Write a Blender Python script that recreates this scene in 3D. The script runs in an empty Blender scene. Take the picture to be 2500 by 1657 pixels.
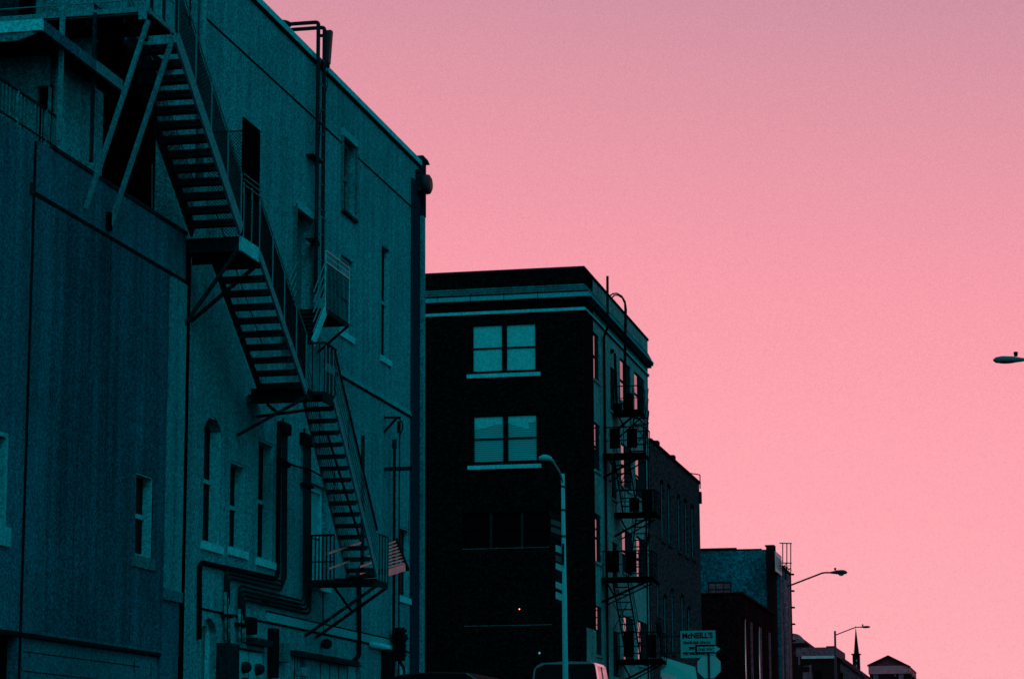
import bpy, math, random
from mathutils import Vector as V
random.seed(7)
R = math.radians
scene = bpy.context.scene
COL = scene.collection

# ------------------------------------------------------------------ camera
PSI, TH, ROLL, F, CX, CY = R(11.8996), R(10.3084), -0.0045, 6000.0, 1250.0, 828.5
_f = V((-math.sin(PSI)*math.cos(TH), math.cos(PSI)*math.cos(TH), math.sin(TH)))
_r = V((math.cos(PSI), math.sin(PSI), 0)); _u = _r.cross(_f)
RT = _r*math.cos(ROLL) + _u*math.sin(ROLL); UP = _u*math.cos(ROLL) - _r*math.sin(ROLL)
EYE = V((0, 0, 1.6))
cam = bpy.data.cameras.new('camera'); co = bpy.data.objects.new('camera', cam); COL.objects.link(co)
from mathutils import Matrix
m = Matrix((RT, UP, -_f)).transposed().to_4x4(); m.translation = EYE; co.matrix_world = m
cam.sensor_width = 36; cam.lens = 36*F/2500; cam.clip_end = 5000; cam.clip_start = 0.5
scene.camera = co
scene.render.resolution_x = 1024; scene.render.resolution_y = 678

def ray(px, py): return _f + RT*((px-CX)/F) - UP*((py-CY)/F)
def PX(px, py, X): d = ray(px, py); return EYE + d*(X/d.x)      # where a sight line meets the plane x = X
def PY(px, py, Y): d = ray(px, py); return EYE + d*(Y/d.y)      # ... the plane y = Y

# ------------------------------------------------------------------ world
w = bpy.data.worlds.new('World'); scene.world = w; w.use_nodes = True
nt = w.node_tree; N = nt.nodes; L = nt.links; N.clear()
out = N.new('ShaderNodeOutputWorld'); bg = N.new('ShaderNodeBackground')
tc = N.new('ShaderNodeTexCoord'); sp = N.new('ShaderNodeSeparateXYZ'); L.new(tc.outputs['Generated'], sp.inputs[0])
def s2l(c): return tuple(((x/255+0.055)/1.055)**2.4 if x/255 > 0.04045 else x/255/12.92 for x in c)+(1,)
# tilt of the glow: a little brighter towards the street's end
ad = N.new('ShaderNodeMath'); ad.operation = 'MULTIPLY_ADD'; ad.inputs[1].default_value = 0.10
L.new(sp.outputs['X'], ad.inputs[0]); L.new(sp.outputs['Z'], ad.inputs[2])
pink = N.new('ShaderNodeValToRGB'); L.new(ad.outputs[0], pink.inputs[0])
e = pink.color_ramp.elements
e[0].position = 0.0; e[0].color = s2l((255, 176, 186)); e[1].position = 1.0; e[1].color = s2l((120, 118, 140))
for p, c in ((0.05, (255, 172, 181)), (0.12, (255, 166, 177)), (0.19, (248, 157, 171)), (0.27, (222, 150, 165)), (0.31, (205, 146, 164)), (0.5, (150, 130, 150))):
    q = e.new(p); q.color = s2l(c)
teal = N.new('ShaderNodeValToRGB'); L.new(sp.outputs['Z'], teal.inputs[0])
e = teal.color_ramp.elements
e[0].position = 0.0; e[0].color = (0.07, 0.41, 0.47, 1); e[1].position = 1.0; e[1].color = (0.05, 0.30, 0.39, 1)
q = e.new(0.25); q.color = (0.09, 0.57, 0.65, 1)
mr = N.new('ShaderNodeMapRange'); mr.interpolation_type = 'SMOOTHSTEP'
mr.inputs['From Min'].default_value = 0.15; mr.inputs['From Max'].default_value = 0.75
L.new(sp.outputs['Y'], mr.inputs['Value'])
mx = N.new('ShaderNodeMix'); mx.data_type = 'RGBA'
L.new(mr.outputs[0], mx.inputs['Factor']); L.new(teal.outputs[0], mx.inputs['A']); L.new(pink.outputs[0], mx.inputs['B'])
ng = N.new('ShaderNodeTexNoise'); ng.inputs['Scale'].default_value = 1700; ng.inputs['Detail'].default_value = 2; ng.inputs['Roughness'].default_value = 0.8
L.new(tc.outputs['Generated'], ng.inputs['Vector'])
gr = N.new('ShaderNodeMapRange'); gr.inputs['From Min'].default_value = 0.25; gr.inputs['From Max'].default_value = 0.75
gr.inputs['To Min'].default_value = 0.88; gr.inputs['To Max'].default_value = 1.12; L.new(ng.outputs[0], gr.inputs['Value'])
ml = N.new('ShaderNodeVectorMath'); ml.operation = 'SCALE'; L.new(mx.outputs['Result'], ml.inputs[0]); L.new(gr.outputs[0], ml.inputs['Scale'])
L.new(ml.outputs[0], bg.inputs['Color']); bg.inputs['Strength'].default_value = 1.0; L.new(bg.outputs[0], out.inputs[0])
# last open twilight from high behind the camera, very soft
sl = bpy.data.lights.new('sun', 'SUN'); sl.energy = 0.75; sl.angle = R(25); sl.color = (0.10, 0.86, 1.0)
so = bpy.data.objects.new('sun', sl); COL.objects.link(so); so.rotation_euler = V((-0.45, 0.72, -0.75)).to_track_quat('-Z', 'Y').to_euler()
vs = scene.view_settings; vs.view_transform = 'Standard'; vs.look = 'None'; vs.exposure = 0; vs.gamma = 1

# ------------------------------------------------------------------ materials
def mat(name, col, rough=0.8, metal=0.0, grain=0.35, gscale=26, streak=0.0, bump=0.0, spec=0.3, blotch=0.0, cell=None):
    m = bpy.data.materials.new(name); m.use_nodes = True; nt = m.node_tree; N, L = nt.nodes, nt.links
    b = N['Principled BSDF']; b.inputs['Roughness'].default_value = rough; b.inputs['Metallic'].default_value = metal
    b.inputs['Specular IOR Level'].default_value = spec
    tc = N.new('ShaderNodeTexCoord'); last = None
    def noise(scale, vec, det=3, rg=0.7):
        n = N.new('ShaderNodeTexNoise'); n.inputs['Scale'].default_value = scale; n.inputs['Detail'].default_value = det
        n.inputs['Roughness'].default_value = rg; L.new(vec, n.inputs['Vector']); return n
    facs = []
    def rng(o, a):
        r = N.new('ShaderNodeMapRange'); r.inputs['From Min'].default_value = 0.3; r.inputs['From Max'].default_value = 0.7
        r.inputs['To Min'].default_value = 1-a; r.inputs['To Max'].default_value = 1+a; L.new(o, r.inputs['Value']); facs.append(r.outputs[0])
    if grain: n1 = noise(gscale, tc.outputs['Object'], 4, 0.85); rng(n1.outputs[0], grain)
    if streak:
        mp = N.new('ShaderNodeMapping'); mp.inputs['Scale'].default_value = (3.0, 3.0, 0.16); L.new(tc.outputs['Object'], mp.inputs[0])
        rng(noise(1.4, mp.outputs[0], 5, 0.6).outputs[0], streak)
    if blotch: rng(noise(0.55, tc.outputs['Object'], 4, 0.6).outputs[0], blotch)
    if cell:
        vo = N.new('ShaderNodeTexVoronoi'); vo.inputs['Scale'].default_value = cell[0]; L.new(tc.outputs['Object'], vo.inputs['Vector'])
        sv = N.new('ShaderNodeSeparateColor'); L.new(vo.outputs['Color'], sv.inputs[0])
        r = N.new('ShaderNodeMapRange'); r.inputs['To Min'].default_value = 1-cell[1]; r.inputs['To Max'].default_value = 1+cell[1]; L.new(sv.outputs[0], r.inputs['Value']); facs.append(r.outputs[0])
    c = N.new('ShaderNodeRGB'); c.outputs[0].default_value = tuple(col)+(1,); last = c.outputs[0]
    for f in facs:
        s = N.new('ShaderNodeVectorMath'); s.operation = 'SCALE'; L.new(last, s.inputs[0]); L.new(f, s.inputs['Scale']); last = s.outputs[0]
    L.new(last, b.inputs['Base Color'])
    if bump:
        n = noise(18, tc.outputs['Object'], 4, 0.7); bp = N.new('ShaderNodeBump'); bp.inputs['Strength'].default_value = bump
        bp.inputs['Distance'].default_value = 0.02; L.new(n.outputs[0], bp.inputs['Height']); L.new(bp.outputs[0], b.inputs['Normal'])
    return m
def brick(name, c1, c2, mortar, scale=1.0):
    m = bpy.data.materials.new(name); m.use_nodes = True; nt = m.node_tree; N, L = nt.nodes, nt.links
    b = N['Principled BSDF']; b.inputs['Roughness'].default_value = 0.95; b.inputs['Specular IOR Level'].default_value = 0.0
    tc = N.new('ShaderNodeTexCoord'); s = N.new('ShaderNodeSeparateXYZ'); L.new(tc.outputs['Object'], s.inputs[0])
    a = N.new('ShaderNodeMath'); L.new(s.outputs['X'], a.inputs[0]); L.new(s.outputs['Y'], a.inputs[1])
    cb = N.new('ShaderNodeCombineXYZ'); L.new(a.outputs[0], cb.inputs['X']); L.new(s.outputs['Z'], cb.inputs['Y'])
    t = N.new('ShaderNodeTexBrick'); L.new(cb.outputs[0], t.inputs['Vector'])
    t.inputs['Color1'].default_value = tuple(c1)+(1,); t.inputs['Color2'].default_value = tuple(c2)+(1,); t.inputs['Mortar'].default_value = tuple(mortar)+(1,)
    t.inputs['Scale'].default_value = scale; t.inputs['Brick Width'].default_value = 0.23; t.inputs['Row Height'].default_value = 0.078; t.inputs['Mortar Size'].default_value = 0.008
    n = N.new('ShaderNodeTexNoise'); n.inputs['Scale'].default_value = 9; n.inputs['Detail'].default_value = 4; L.new(tc.outputs['Object'], n.inputs['Vector'])
    r = N.new('ShaderNodeMapRange'); r.inputs['From Min'].default_value = 0.3; r.inputs['From Max'].default_value = 0.7; r.inputs['To Min'].default_value = 0.4; r.inputs['To Max'].default_value = 1.6
    L.new(n.outputs[0], r.inputs['Value']); sc = N.new('ShaderNodeVectorMath'); sc.operation = 'SCALE'
    L.new(t.outputs[0], sc.inputs[0]); L.new(r.outputs[0], sc.inputs['Scale'])
    vo = N.new('ShaderNodeTexVoronoi'); vo.inputs['Scale'].default_value = 13; L.new(tc.outputs['Object'], vo.inputs['Vector']); sv = N.new('ShaderNodeSeparateColor'); L.new(vo.outputs['Color'], sv.inputs[0])
    r2 = N.new('ShaderNodeMapRange'); r2.inputs['To Min'].default_value = 0.35; r2.inputs['To Max'].default_value = 1.65; L.new(sv.outputs[0], r2.inputs['Value'])
    s2 = N.new('ShaderNodeVectorMath'); s2.operation = 'SCALE'; L.new(sc.outputs[0], s2.inputs[0]); L.new(r2.outputs[0], s2.inputs['Scale']); L.new(s2.outputs[0], b.inputs['Base Color'])
    return m
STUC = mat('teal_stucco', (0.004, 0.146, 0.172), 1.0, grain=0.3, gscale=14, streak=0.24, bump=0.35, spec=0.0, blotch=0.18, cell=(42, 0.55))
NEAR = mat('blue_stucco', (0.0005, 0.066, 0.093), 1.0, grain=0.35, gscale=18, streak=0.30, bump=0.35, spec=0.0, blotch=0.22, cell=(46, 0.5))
TRIM = mat('pale_trim', (0.012, 0.33, 0.37), 0.9, grain=0.30, streak=0.15, spec=0.0, cell=(40, 0.35))
JAMB = mat('pale_jamb', (0.002, 0.22, 0.25), 0.9, grain=0.3, spec=0.0, cell=(42, 0.35))
JOINT = mat('dark_joint', (0.001, 0.006, 0.008), 0.95, spec=0.0)
NEAR2 = mat('darker_blue_stucco', (0.0004, 0.048, 0.070), 1.0, grain=0.35, gscale=18, streak=0.42, bump=0.35, spec=0.0, blotch=0.25, cell=(46, 0.6))  # darker copy of the blue stucco; also carries the painted shade under the landing
GLASS = mat('window_glass', (0.0005, 0.004, 0.005), 0.08, grain=0, spec=0.5)
VOID = mat('dark_void', (0.0005, 0.0015, 0.002), 1.0, grain=0, spec=0.0)
METAL = mat('dark_painted_steel', (0.0006, 0.013, 0.017), 0.8, grain=0.4, spec=0.0, cell=(40, 0.5))
STRG = mat('stringer_steel', (0.003, 0.13, 0.155), 0.8, grain=0.35, gscale=40, spec=0.02, cell=(40, 0.4))
BAR = mat('railing_steel', (0.012, 0.135, 0.155), 0.9, grain=0.3, spec=0.0)
BLACK = mat('black_sheet', (0.0002, 0.0012, 0.0016), 1.0, grain=0.2, spec=0.0)
PIPEL = mat('dark_conduit', (0.001, 0.011, 0.014), 0.9, grain=0.3, spec=0.0)
PIPED = mat('black_pipe', (0.0006, 0.005, 0.0065), 0.9, spec=0.0)
WOOD = mat('weathered_wood', (0.003, 0.09, 0.105), 0.9, grain=0.5, streak=0.35, spec=0.0, cell=(42, 0.5))
BRK = brick('dark_brick', (0.005, 0.0025, 0.0025), (0.003, 0.0012, 0.0018), (0.0025, 0.006, 0.007))
DIMG = mat('dusty_glass', (0.0005, 0.003, 0.004), 0.5, grain=0, spec=0.03)
BRK2 = brick('brown_brick', (0.045, 0.024, 0.030), (0.020, 0.016, 0.022), (0.008, 0.024, 0.030))
BRK3 = brick('red_brick', (0.035, 0.0025, 0.0035), (0.02, 0.002, 0.003), (0.012, 0.006, 0.008))
PLAS = mat('painted_side_wall', (0.012, 0.14, 0.15), 0.95, grain=0.5, gscale=6, streak=0.3, bump=0.3, spec=0.05, blotch=0.3, cell=(18, 0.5))
PAN1 = mat('pale_blind_and_reflection', (0.006, 0.30, 0.32), 0.6, grain=0.14, gscale=30, spec=0.2, cell=(20, 0.22))
BLUEW = mat('blue_rendered_wall', (0.001, 0.062, 0.088), 1.0, grain=0.5, gscale=8, blotch=0.3, spec=0.0, cell=(10, 0.6))
POLE = mat('concrete_pole', (0.02, 0.23, 0.26), 0.8, grain=0.3, spec=0.2)
LAMPM = mat('lamp_housing', (0.05, 0.018, 0.022), 0.6, grain=0.2, spec=0.1)
SIGNW = mat('sign_white', (0.03, 0.22, 0.235), 0.7, grain=0.2, spec=0.2)
SIGNB = mat('sign_black', (0.001, 0.003, 0.004), 0.8, grain=0, spec=0.05)
ALUM = mat('sign_back_aluminium', (0.09, 0.23, 0.235), 0.6, metal=0.2, grain=0.35, gscale=50, spec=0.4)
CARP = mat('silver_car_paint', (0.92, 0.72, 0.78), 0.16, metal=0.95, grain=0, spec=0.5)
CARB = mat('black_car_paint', (0.001, 0.003, 0.004), 0.8, grain=0, spec=0.03)
FARW = mat('far_grey_wall', (0.26, 0.045, 0.065), 0.95, grain=0.3, gscale=3, spec=0.0, cell=(8, 0.4))  # red in these far colours stands in for pink haze and sky glow
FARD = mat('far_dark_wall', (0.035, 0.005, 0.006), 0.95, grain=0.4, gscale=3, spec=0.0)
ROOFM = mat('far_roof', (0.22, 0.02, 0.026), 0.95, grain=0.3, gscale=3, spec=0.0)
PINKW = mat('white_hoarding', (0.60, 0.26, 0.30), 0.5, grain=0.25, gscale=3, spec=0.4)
WHITEP = mat('bleached_board', (0.15, 0.135, 0.14), 0.5, metal=0.5, grain=0.5, gscale=30, spec=0.35, cell=(30, 0.6))
GLOSSP = mat('glossy_downpipe', (0.55, 0.16, 0.20), 0.25, metal=1.0, grain=0.3)
AWN = mat('green_awning', (0.004, 0.22, 0.21), 0.9, grain=0.3, gscale=10, spec=0.1)
ASPH = mat('asphalt', (0.012, 0.03, 0.035), 0.95, grain=0.3, gscale=8, spec=0.1)
CONC = mat('pavement_concrete', (0.03, 0.10, 0.115), 0.9, grain=0.3, gscale=8, spec=0.1)
PAINT = mat('road_paint', (0.1, 0.25, 0.27), 0.8, grain=0.3, spec=0.1)
LEAF = mat('leaf', (0.004, 0.016, 0.012), 0.8, grain=0.3, spec=0.1)
BARK = mat('bark', (0.01, 0.012, 0.012), 0.9, spec=0.0)
def emat(name, col, s):
    m = bpy.data.materials.new(name); m.use_nodes = True; b = m.node_tree.nodes['Principled BSDF']
    b.inputs['Base Color'].default_value = (0, 0, 0, 1); b.inputs['Emission Color'].default_value = tuple(col)+(1,); b.inputs['Emission Strength'].default_value = s
    return m
REDL = emat('lit_lamp', (1.0, 0.22, 0.16), 6.0); TEALL = emat('lit_teal_lamp', (0.05, 0.45, 0.45), 0.8)
def blinds():
    m = mat('slatted_blind', (0.004, 0.20, 0.22), 0.6, grain=0.15, gscale=30, spec=0.2); nt = m.node_tree; N, L = nt.nodes, nt.links
    tc = N.new('ShaderNodeTexCoord'); wv = N.new('ShaderNodeTexWave'); wv.bands_direction = 'Z'; wv.inputs['Scale'].default_value = 4.4
    L.new(tc.outputs['Object'], wv.inputs['Vector']); b = N['Principled BSDF']; src = b.inputs['Base Color'].links[0].from_socket
    r = N.new('ShaderNodeMapRange'); r.inputs['To Min'].default_value = 0.5; r.inputs['To Max'].default_value = 1.25; L.new(wv.outputs['Fac'], r.inputs['Value'])
    s = N.new('ShaderNodeVectorMath'); s.operation = 'SCALE'; L.new(src, s.inputs[0]); L.new(r.outputs[0], s.inputs['Scale']); L.new(s.outputs[0], b.inputs['Base Color'])
    return m
BLIND = blinds()

# ------------------------------------------------------------------ mesh helpers
def tag(o, label=None, cat=None, group=None, kind=None):
    for k, v in (('label', label), ('category', cat), ('group', group), ('kind', kind)):
        if v: o[k] = v
    return o
def thing(name, label, cat, loc=(0, 0, 0), group=None):
    o = bpy.data.objects.new(name, None); COL.objects.link(o); o.location = loc; o.empty_display_size = 0.3
    return tag(o, label, cat, group)
def wloc(o):
    p = V((0, 0, 0))
    while o: p += o.location; o = o.parent
    return p
class M:
    def __init__(s): s.v = []; s.f = []
    def add(s, vs, fs):
        n = len(s.v); s.v += [V(a) for a in vs]; s.f += [tuple(i+n for i in f) for f in fs]; return s
    def box(s, x0, x1, y0, y1, z0, z1):
        x0, x1 = min(x0, x1), max(x0, x1); y0, y1 = min(y0, y1), max(y0, y1); z0, z1 = min(z0, z1), max(z0, z1)
        return s.add([(x0, y0, z0), (x1, y0, z0), (x1, y1, z0), (x0, y1, z0), (x0, y0, z1), (x1, y0, z1), (x1, y1, z1), (x0, y1, z1)],
                     [(0, 3, 2, 1), (4, 5, 6, 7), (0, 1, 5, 4), (1, 2, 6, 5), (2, 3, 7, 6), (3, 0, 4, 7)])
    def beam(s, p, q, w, h, up=(0, 0, 1)):
        p, q = V(p), V(q); d = (q-p).normalized(); up = V(up)
        if abs(d.dot(up)) > 0.98: up = V((0, 1, 0))
        a = d.cross(up).normalized()*w/2; b = a.cross(d).normalized()*h/2
        return s.add([p-a-b, p+a-b, p+a+b, p-a+b, q-a-b, q+a-b, q+a+b, q-a+b], [(0, 1, 2, 3), (7, 6, 5, 4), (0, 4, 5, 1), (1, 5, 6, 2), (2, 6, 7, 3), (3, 7, 4, 0)])
    def tube(s, pts, r, n=8, r1=None):
        pts = [V(p) for p in pts]; rings = []; ref = None
        for i, p in enumerate(pts):
            d = (pts[min(i+1, len(pts)-1)]-pts[max(i-1, 0)]).normalized()
            if ref is None: ref = V((0, 0, 1)) if abs(d.z) < 0.9 else V((0, 1, 0))
            a = (ref-d*ref.dot(d)).normalized(); ref = a; b = d.cross(a)
            rr = r if r1 is None else r+(r1-r)*i/(len(pts)-1)
            rings.append([p+a*math.cos(t)*rr+b*math.sin(t)*rr for t in [k*2*math.pi/n for k in range(n)]])
        vs = [v for rg in rings for v in rg]; fs = []
        for i in range(len(pts)-1):
            for k in range(n): fs.append((i*n+k, i*n+(k+1) % n, (i+1)*n+(k+1) % n, (i+1)*n+k))
        fs.append(tuple(range(n-1, -1, -1))); fs.append(tuple(range((len(pts)-1)*n, len(pts)*n)))
        return s.add(vs, fs)
    def prism(s, poly, off):
        n = len(poly); off = V(off); vs = [V(p) for p in poly]+[V(p)+off for p in poly]
        return s.add(vs, [tuple(range(n-1, -1, -1)), tuple(range(n, 2*n))]+[(i, (i+1) % n, (i+1) % n+n, i+n) for i in range(n)])
    def ball(s, c, rx, ry, rz, nu=14, nv=8):
        vs = []; fs = []; c = V(c)
        for i in range(nv+1):
            for k in range(nu):
                t = math.pi*i/nv; a = 2*math.pi*k/nu; vs.append(c+V((rx*math.sin(t)*math.cos(a), ry*math.sin(t)*math.sin(a), rz*math.cos(t))))
        for i in range(nv):
            for k in range(nu): fs.append((i*nu+k, i*nu+(k+1) % nu, (i+1)*nu+(k+1) % nu, (i+1)*nu+k))
        return s.add(vs, fs)
    def build(s, name, m, parent=None, smooth=False, loc=None, bevel=0):
        me = bpy.data.meshes.new(name); o = bpy.data.objects.new(name, me); COL.objects.link(o)
        if parent: o.parent = parent; b = wloc(parent)
        else:
            b = V(loc) if loc else V((0, 0, 0)); o.location = b
        me.from_pydata([v-b for v in s.v], [], s.f); me.materials.append(m); me.validate()
        if smooth:
            for p in me.polygons: p.use_smooth = True
        if bevel:
            md = o.modifiers.new('bevel', 'BEVEL'); md.width = bevel; md.segments = 2; md.limit_method = 'ANGLE'
        return o
def elbow(pts, r=0.12, k=5):
    pts = [V(p) for p in pts]; o = [pts[0]]
    for i in range(1, len(pts)-1):
        a, b, c = pts[i-1], pts[i], pts[i+1]; rr = min(r, (a-b).length*0.45, (c-b).length*0.45)
        p = b+(a-b).normalized()*rr; q = b+(c-b).normalized()*rr
        for j in range(k+1):
            t = j/k; o.append(p*(1-t)**2+b*2*t*(1-t)+q*t*t)
    return o+[pts[-1]]
def lattice(m, p, u, v, pitch, r):
    p, u, v = V(p), V(u), V(v); la, lb = u.length, v.length; ua, vb = u/la, v/lb
    def seg(a0, b0, a1, b1): m.beam(p+ua*a0+vb*b0, p+ua*a1+vb*b1, r, r)
    c = pitch
    while c < la+lb:
        a0 = max(0, c-lb); a1 = min(la, c)
        if a1-a0 > 0.02: seg(a0, c-a0, a1, c-a1); seg(a0, lb-(c-a0), a1, lb-(c-a1))
        c += pitch
def mp(axis, pos): return (lambda u, z, d: V((pos-d, u, z))) if axis == 'X' else (lambda u, z, d: V((u, pos+d, z)))
def wall(m, axis, pos, u0, u1, z0, z1, holes, depth=0.14):
    f = mp(axis, pos)
    us = sorted({u0, u1}|{h[0] for h in holes}|{h[1] for h in holes}); zs = sorted({z0, z1}|{h[2] for h in holes}|{h[3] for h in holes})
    for i in range(len(us)-1):
        for j in range(len(zs)-1):
            cu, cz = (us[i]+us[i+1])/2, (zs[j]+zs[j+1])/2
            if cu < u0 or cu > u1 or cz < z0 or cz > z1 or any(h[0] < cu < h[1] and h[2] < cz < h[3] for h in holes): continue
            m.add([f(us[i], zs[j], 0), f(us[i+1], zs[j], 0), f(us[i+1], zs[j+1], 0), f(us[i], zs[j+1], 0)], [(0, 1, 2, 3)])
    for h in holes:
        a, b, c, d = h[:4]; ar = h[4] if len(h) > 4 else 0; dp = depth+0.05
        zt = d-ar
        def q(p0, p1): m.add([f(*p0, 0), f(*p1, 0), f(*p1, dp), f(*p0, dp)], [(0, 1, 2, 3)])
        q((a, c), (a, zt)); q((b, c), (b, zt)); q((a, c), (b, c))
        K = 10 if ar else 1
        pr = [(a+(b-a)*k/K, zt+ar*math.sin(math.pi*k/K)**0.7 if 0 < k < K else zt) for k in range(K+1)]
        for k in range(K):
            q(pr[k], pr[k+1])
            if ar: m.add([f(*pr[k], 0), f(*pr[k+1], 0), f(pr[k+1][0], d, 0), f(pr[k][0], d, 0)], [(0, 1, 2, 3)])
def shell(m, x0, x1, y0, y1, z0, z1, skip):
    n = len(m.v); m.box(x0, x1, y0, y1, z0, z1); fs = m.f[-6:]; m.f = m.f[:-6]
    for k, f in zip(('bottom', 'top', '-Y', '+X', '+Y', '-X'), fs):
        if k not in skip: m.f.append(f)
def window(parent, axis, pos, h, depth, frame=WOOD, pane=GLASS, rail=True, sill=None, fw=0.06, mull=0, label=None, fd=0.04):
    f = mp(axis, pos); a, b, c, d = h[:4]; m = M()
    def bx(m, u0, u1, z0, z1, d0, d1):
        p, q = f(u0, z0, d0), f(u1, z1, d1); m.box(p.x, q.x, p.y, q.y, p.z, q.z)
    bx(m, a, a+fw, c, d, depth-fd, depth+0.02); bx(m, b-fw, b, c, d, depth-fd, depth+0.02)
    bx(m, a+fw, b-fw, c, c+fw, depth-fd, depth+0.02); bx(m, a+fw, b-fw, d-fw, d, depth-fd, depth+0.02)
    if rail: bx(m, a+fw, b-fw, (c+d)/2-0.03, (c+d)/2+0.03, depth-0.03, depth+0.018)
    for k in range(mull):
        u = a+(b-a)*(k+1)/(mull+1); bx(m, u-0.02, u+0.02, c+fw, d-fw, depth-fd+0.013, depth+0.016)
    o = m.build('window', frame, parent)
    if label: o['label'] = label
    g = M(); bx(g, a+fw*0.5, b-fw*0.5, c+fw*0.5, d-fw*0.5, depth+0.0, depth+0.012); g.build('pane', pane, o)
    if sill:
        s = M(); bx(s, a-0.08, b+0.08, c-sill[0], c-0.001, -sill[1], depth-fd); s.build('sill', sill[2] if len(sill) > 2 else TRIM, o)
    return o
def hx(xl, xr, yt, yb, X, ar=0):
    ym = (yt+yb)/2; h = [PX(xl, ym, X).y, PX(xr, ym, X).y, PX(xl, yb, X).z, PX(xl, yt, X).z]
    return h+[ar] if ar else h
def hy(xl, xr, yt, yb, Y):
    ym = (yt+yb)/2; return [PY(xl, ym, Y).x, PY(xr, ym, Y).x, PY(xl, yb, Y).z, PY(xl, yt, Y).z]

# ------------------------------------------------------------------ ground
def gz(y):
    if y < 15: return 0.0
    if y < 100: return 0.058*(y-15)
    return 0.058*85+0.018*(y-100)
def sheet(name, m, x0, x1, y0, y1, off, th=0.0, step=10):
    g = M(); ys = [y0]
    while ys[-1] < y1: ys.append(min(y1, ys[-1]+step))
    for a, b in zip(ys, ys[1:]):
        if th: g.prism([(x0, a, gz(a)+off-th), (x1, a, gz(a)+off-th), (x1, b, gz(b)+off-th), (x0, b, gz(b)+off-th)], (0, 0, th))
        else: g.add([(x0, a, gz(a)+off), (x1, a, gz(a)+off), (x1, b, gz(b)+off), (x0, b, gz(b)+off)], [(0, 1, 2, 3)])
    return tag(g.build(name, m), kind='structure')
sheet('ground', ASPH, -900, 900, -60, 2000, -0.02, step=85)
sheet('road', ASPH, -8.2, 5.5, -40, 600, -0.016)
sheet('pavement_left', CONC, -11.2, -8.2, -40, 48, 0.13, 0.15)
sheet('pavement_far_left', CONC, -14.0, -9.6, 76, 104, 0.13, 0.15)
sheet('pavement_right', CONC, 5.5, 9.0, -40, 600, 0.13, 0.15)
g = M()
for k in range(40):
    a = -30+k*12; g.add([(-1.4, a, gz(a)-0.011), (-1.28, a, gz(a)-0.011), (-1.28, a+3, gz(a+3)-0.011), (-1.4, a+3, gz(a+3)-0.011)], [(0, 1, 2, 3)])
tag(g.build('road_markings', PAINT), kind='structure')

# ------------------------------------------------------------------ tall stucco building, wall plane x = -11.5
XW = -11.5
ZR = 13.665; YE = PX(1021, 1000, XW).y; Y0 = 28.75
T = thing('stucco_building', 'tall teal stucco building with fire stairs bolted along its side wall', 'building', (XW-5, 38, 0))
wins = {
 'A': hx(836, 866, 326, 512, XW), 'B': hx(718, 759, 500, 812, XW), 'C': hx(931, 951, 592, 868, XW, 0.07), 'D': hx(832, 861, 618, 806, XW),
 'E': hx(497, 540, 1006, 1322, XW, 0.22), 'F': hx(561, 600, 1122, 1336, XW), 'G': hx(630, 668, 1068, 1362, XW), 'H': hx(975, 999, 1283, 1454, XW),
 'I': hx(752, 796, 1174, 1420, XW), 'J': hx(491, 528, 1504, 1690, XW, 0.18), 'N': hx(462, 480, -90, 62, XW)}
dark = {'M': hx(223, 424, 2, 486, XW)}
holes = list(wins.values())+list(dark.values())
lowdoors = {'K': hx(715, 745, 1592, 1700, XW), 'L': hx(772, 882, 1604, 1720, XW)}
holes += list(lowdoors.values())
b = M(); wall(b, 'X', XW, Y0, YE, 0, ZR, holes, 0.2); shell(b, XW-12, XW, Y0, YE, 0, ZR, ('+X', '-Y', 'bottom'))
b.build('wall', STUC, T)
g = M(); g.add([(XW-12, Y0, 0), (XW, Y0, 0), (XW, Y0, 11.2), (XW-12, Y0, 11.2)], [(0, 1, 2, 3)]); g.build('end_wall', NEAR2, T)['label'] = 'blue end wall with the shade under the top landing painted in'  # shade below the top landing is put into this wall's colour
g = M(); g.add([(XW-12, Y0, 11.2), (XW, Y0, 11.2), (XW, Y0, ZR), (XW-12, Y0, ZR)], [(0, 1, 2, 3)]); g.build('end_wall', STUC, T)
# dark backing inside the openings
for k, h in list(dark.items()):
    m_ = M(); m_.box(XW-0.9, XW-0.88, h[0]-0.3, h[1]+0.3, h[2]-0.3, h[3]+0.3); m_.build('opening', VOID, T)['label'] = 'wide unlit opening under the canopy'
m_ = M(); m_.box(XW-0.15, XW-0.02, YE-0.0, YE, 0, 1)
cp = M(); cp.box(XW-0.35, XW+0.055, Y0, YE+0.05, ZR+0.003, ZR+0.105); cp.build('coping', TRIM, T)
dl = M(); dl.box(XW, XW+0.03, Y0, YE, ZR-0.035, ZR); dl.build('drip_edge', JOINT, T)
def belt(px0, px1, pt, name='belt_joint', hh=0.03, pr=0.012, m=JOINT):
    z = PX(pt[0], pt[1], XW).z; g = M(); g.box(XW-0.01, XW+pr, PX(px0, pt[1], XW).y, PX(px1, pt[1], XW).y, z-hh/2, z+hh/2); return g.build(name, m, T)
belt(492, 834, (776, 296), hh=0.026); belt(870, 1021, (776, 296), hh=0.026)
belt(790, 1021, (838, 923), hh=0.03)
z2 = PX(838, 923, XW).z
g = M(); ya, yb = PX(790, 950, XW).y, YE
g.prism([(XW, ya, z2+0.02), (XW+0.035, ya, z2+0.02), (XW, ya, z2+0.13)], (0, yb-ya, 0)); g.build('water_table', STUC, T)
belt(487, 1021, (830, 1556), hh=0.03)
belt(648, 953, (830, 1532), hh=0.03)
g = M(); zc, zd = PX(830, 1553, XW).z, PX(830, 1534, XW).z; g.box(XW-0.01, XW+0.022, PX(648, 1520, XW).y, PX(953, 1570, XW).y, zc, zd); g.build('belt_course', JAMB, T)
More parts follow.
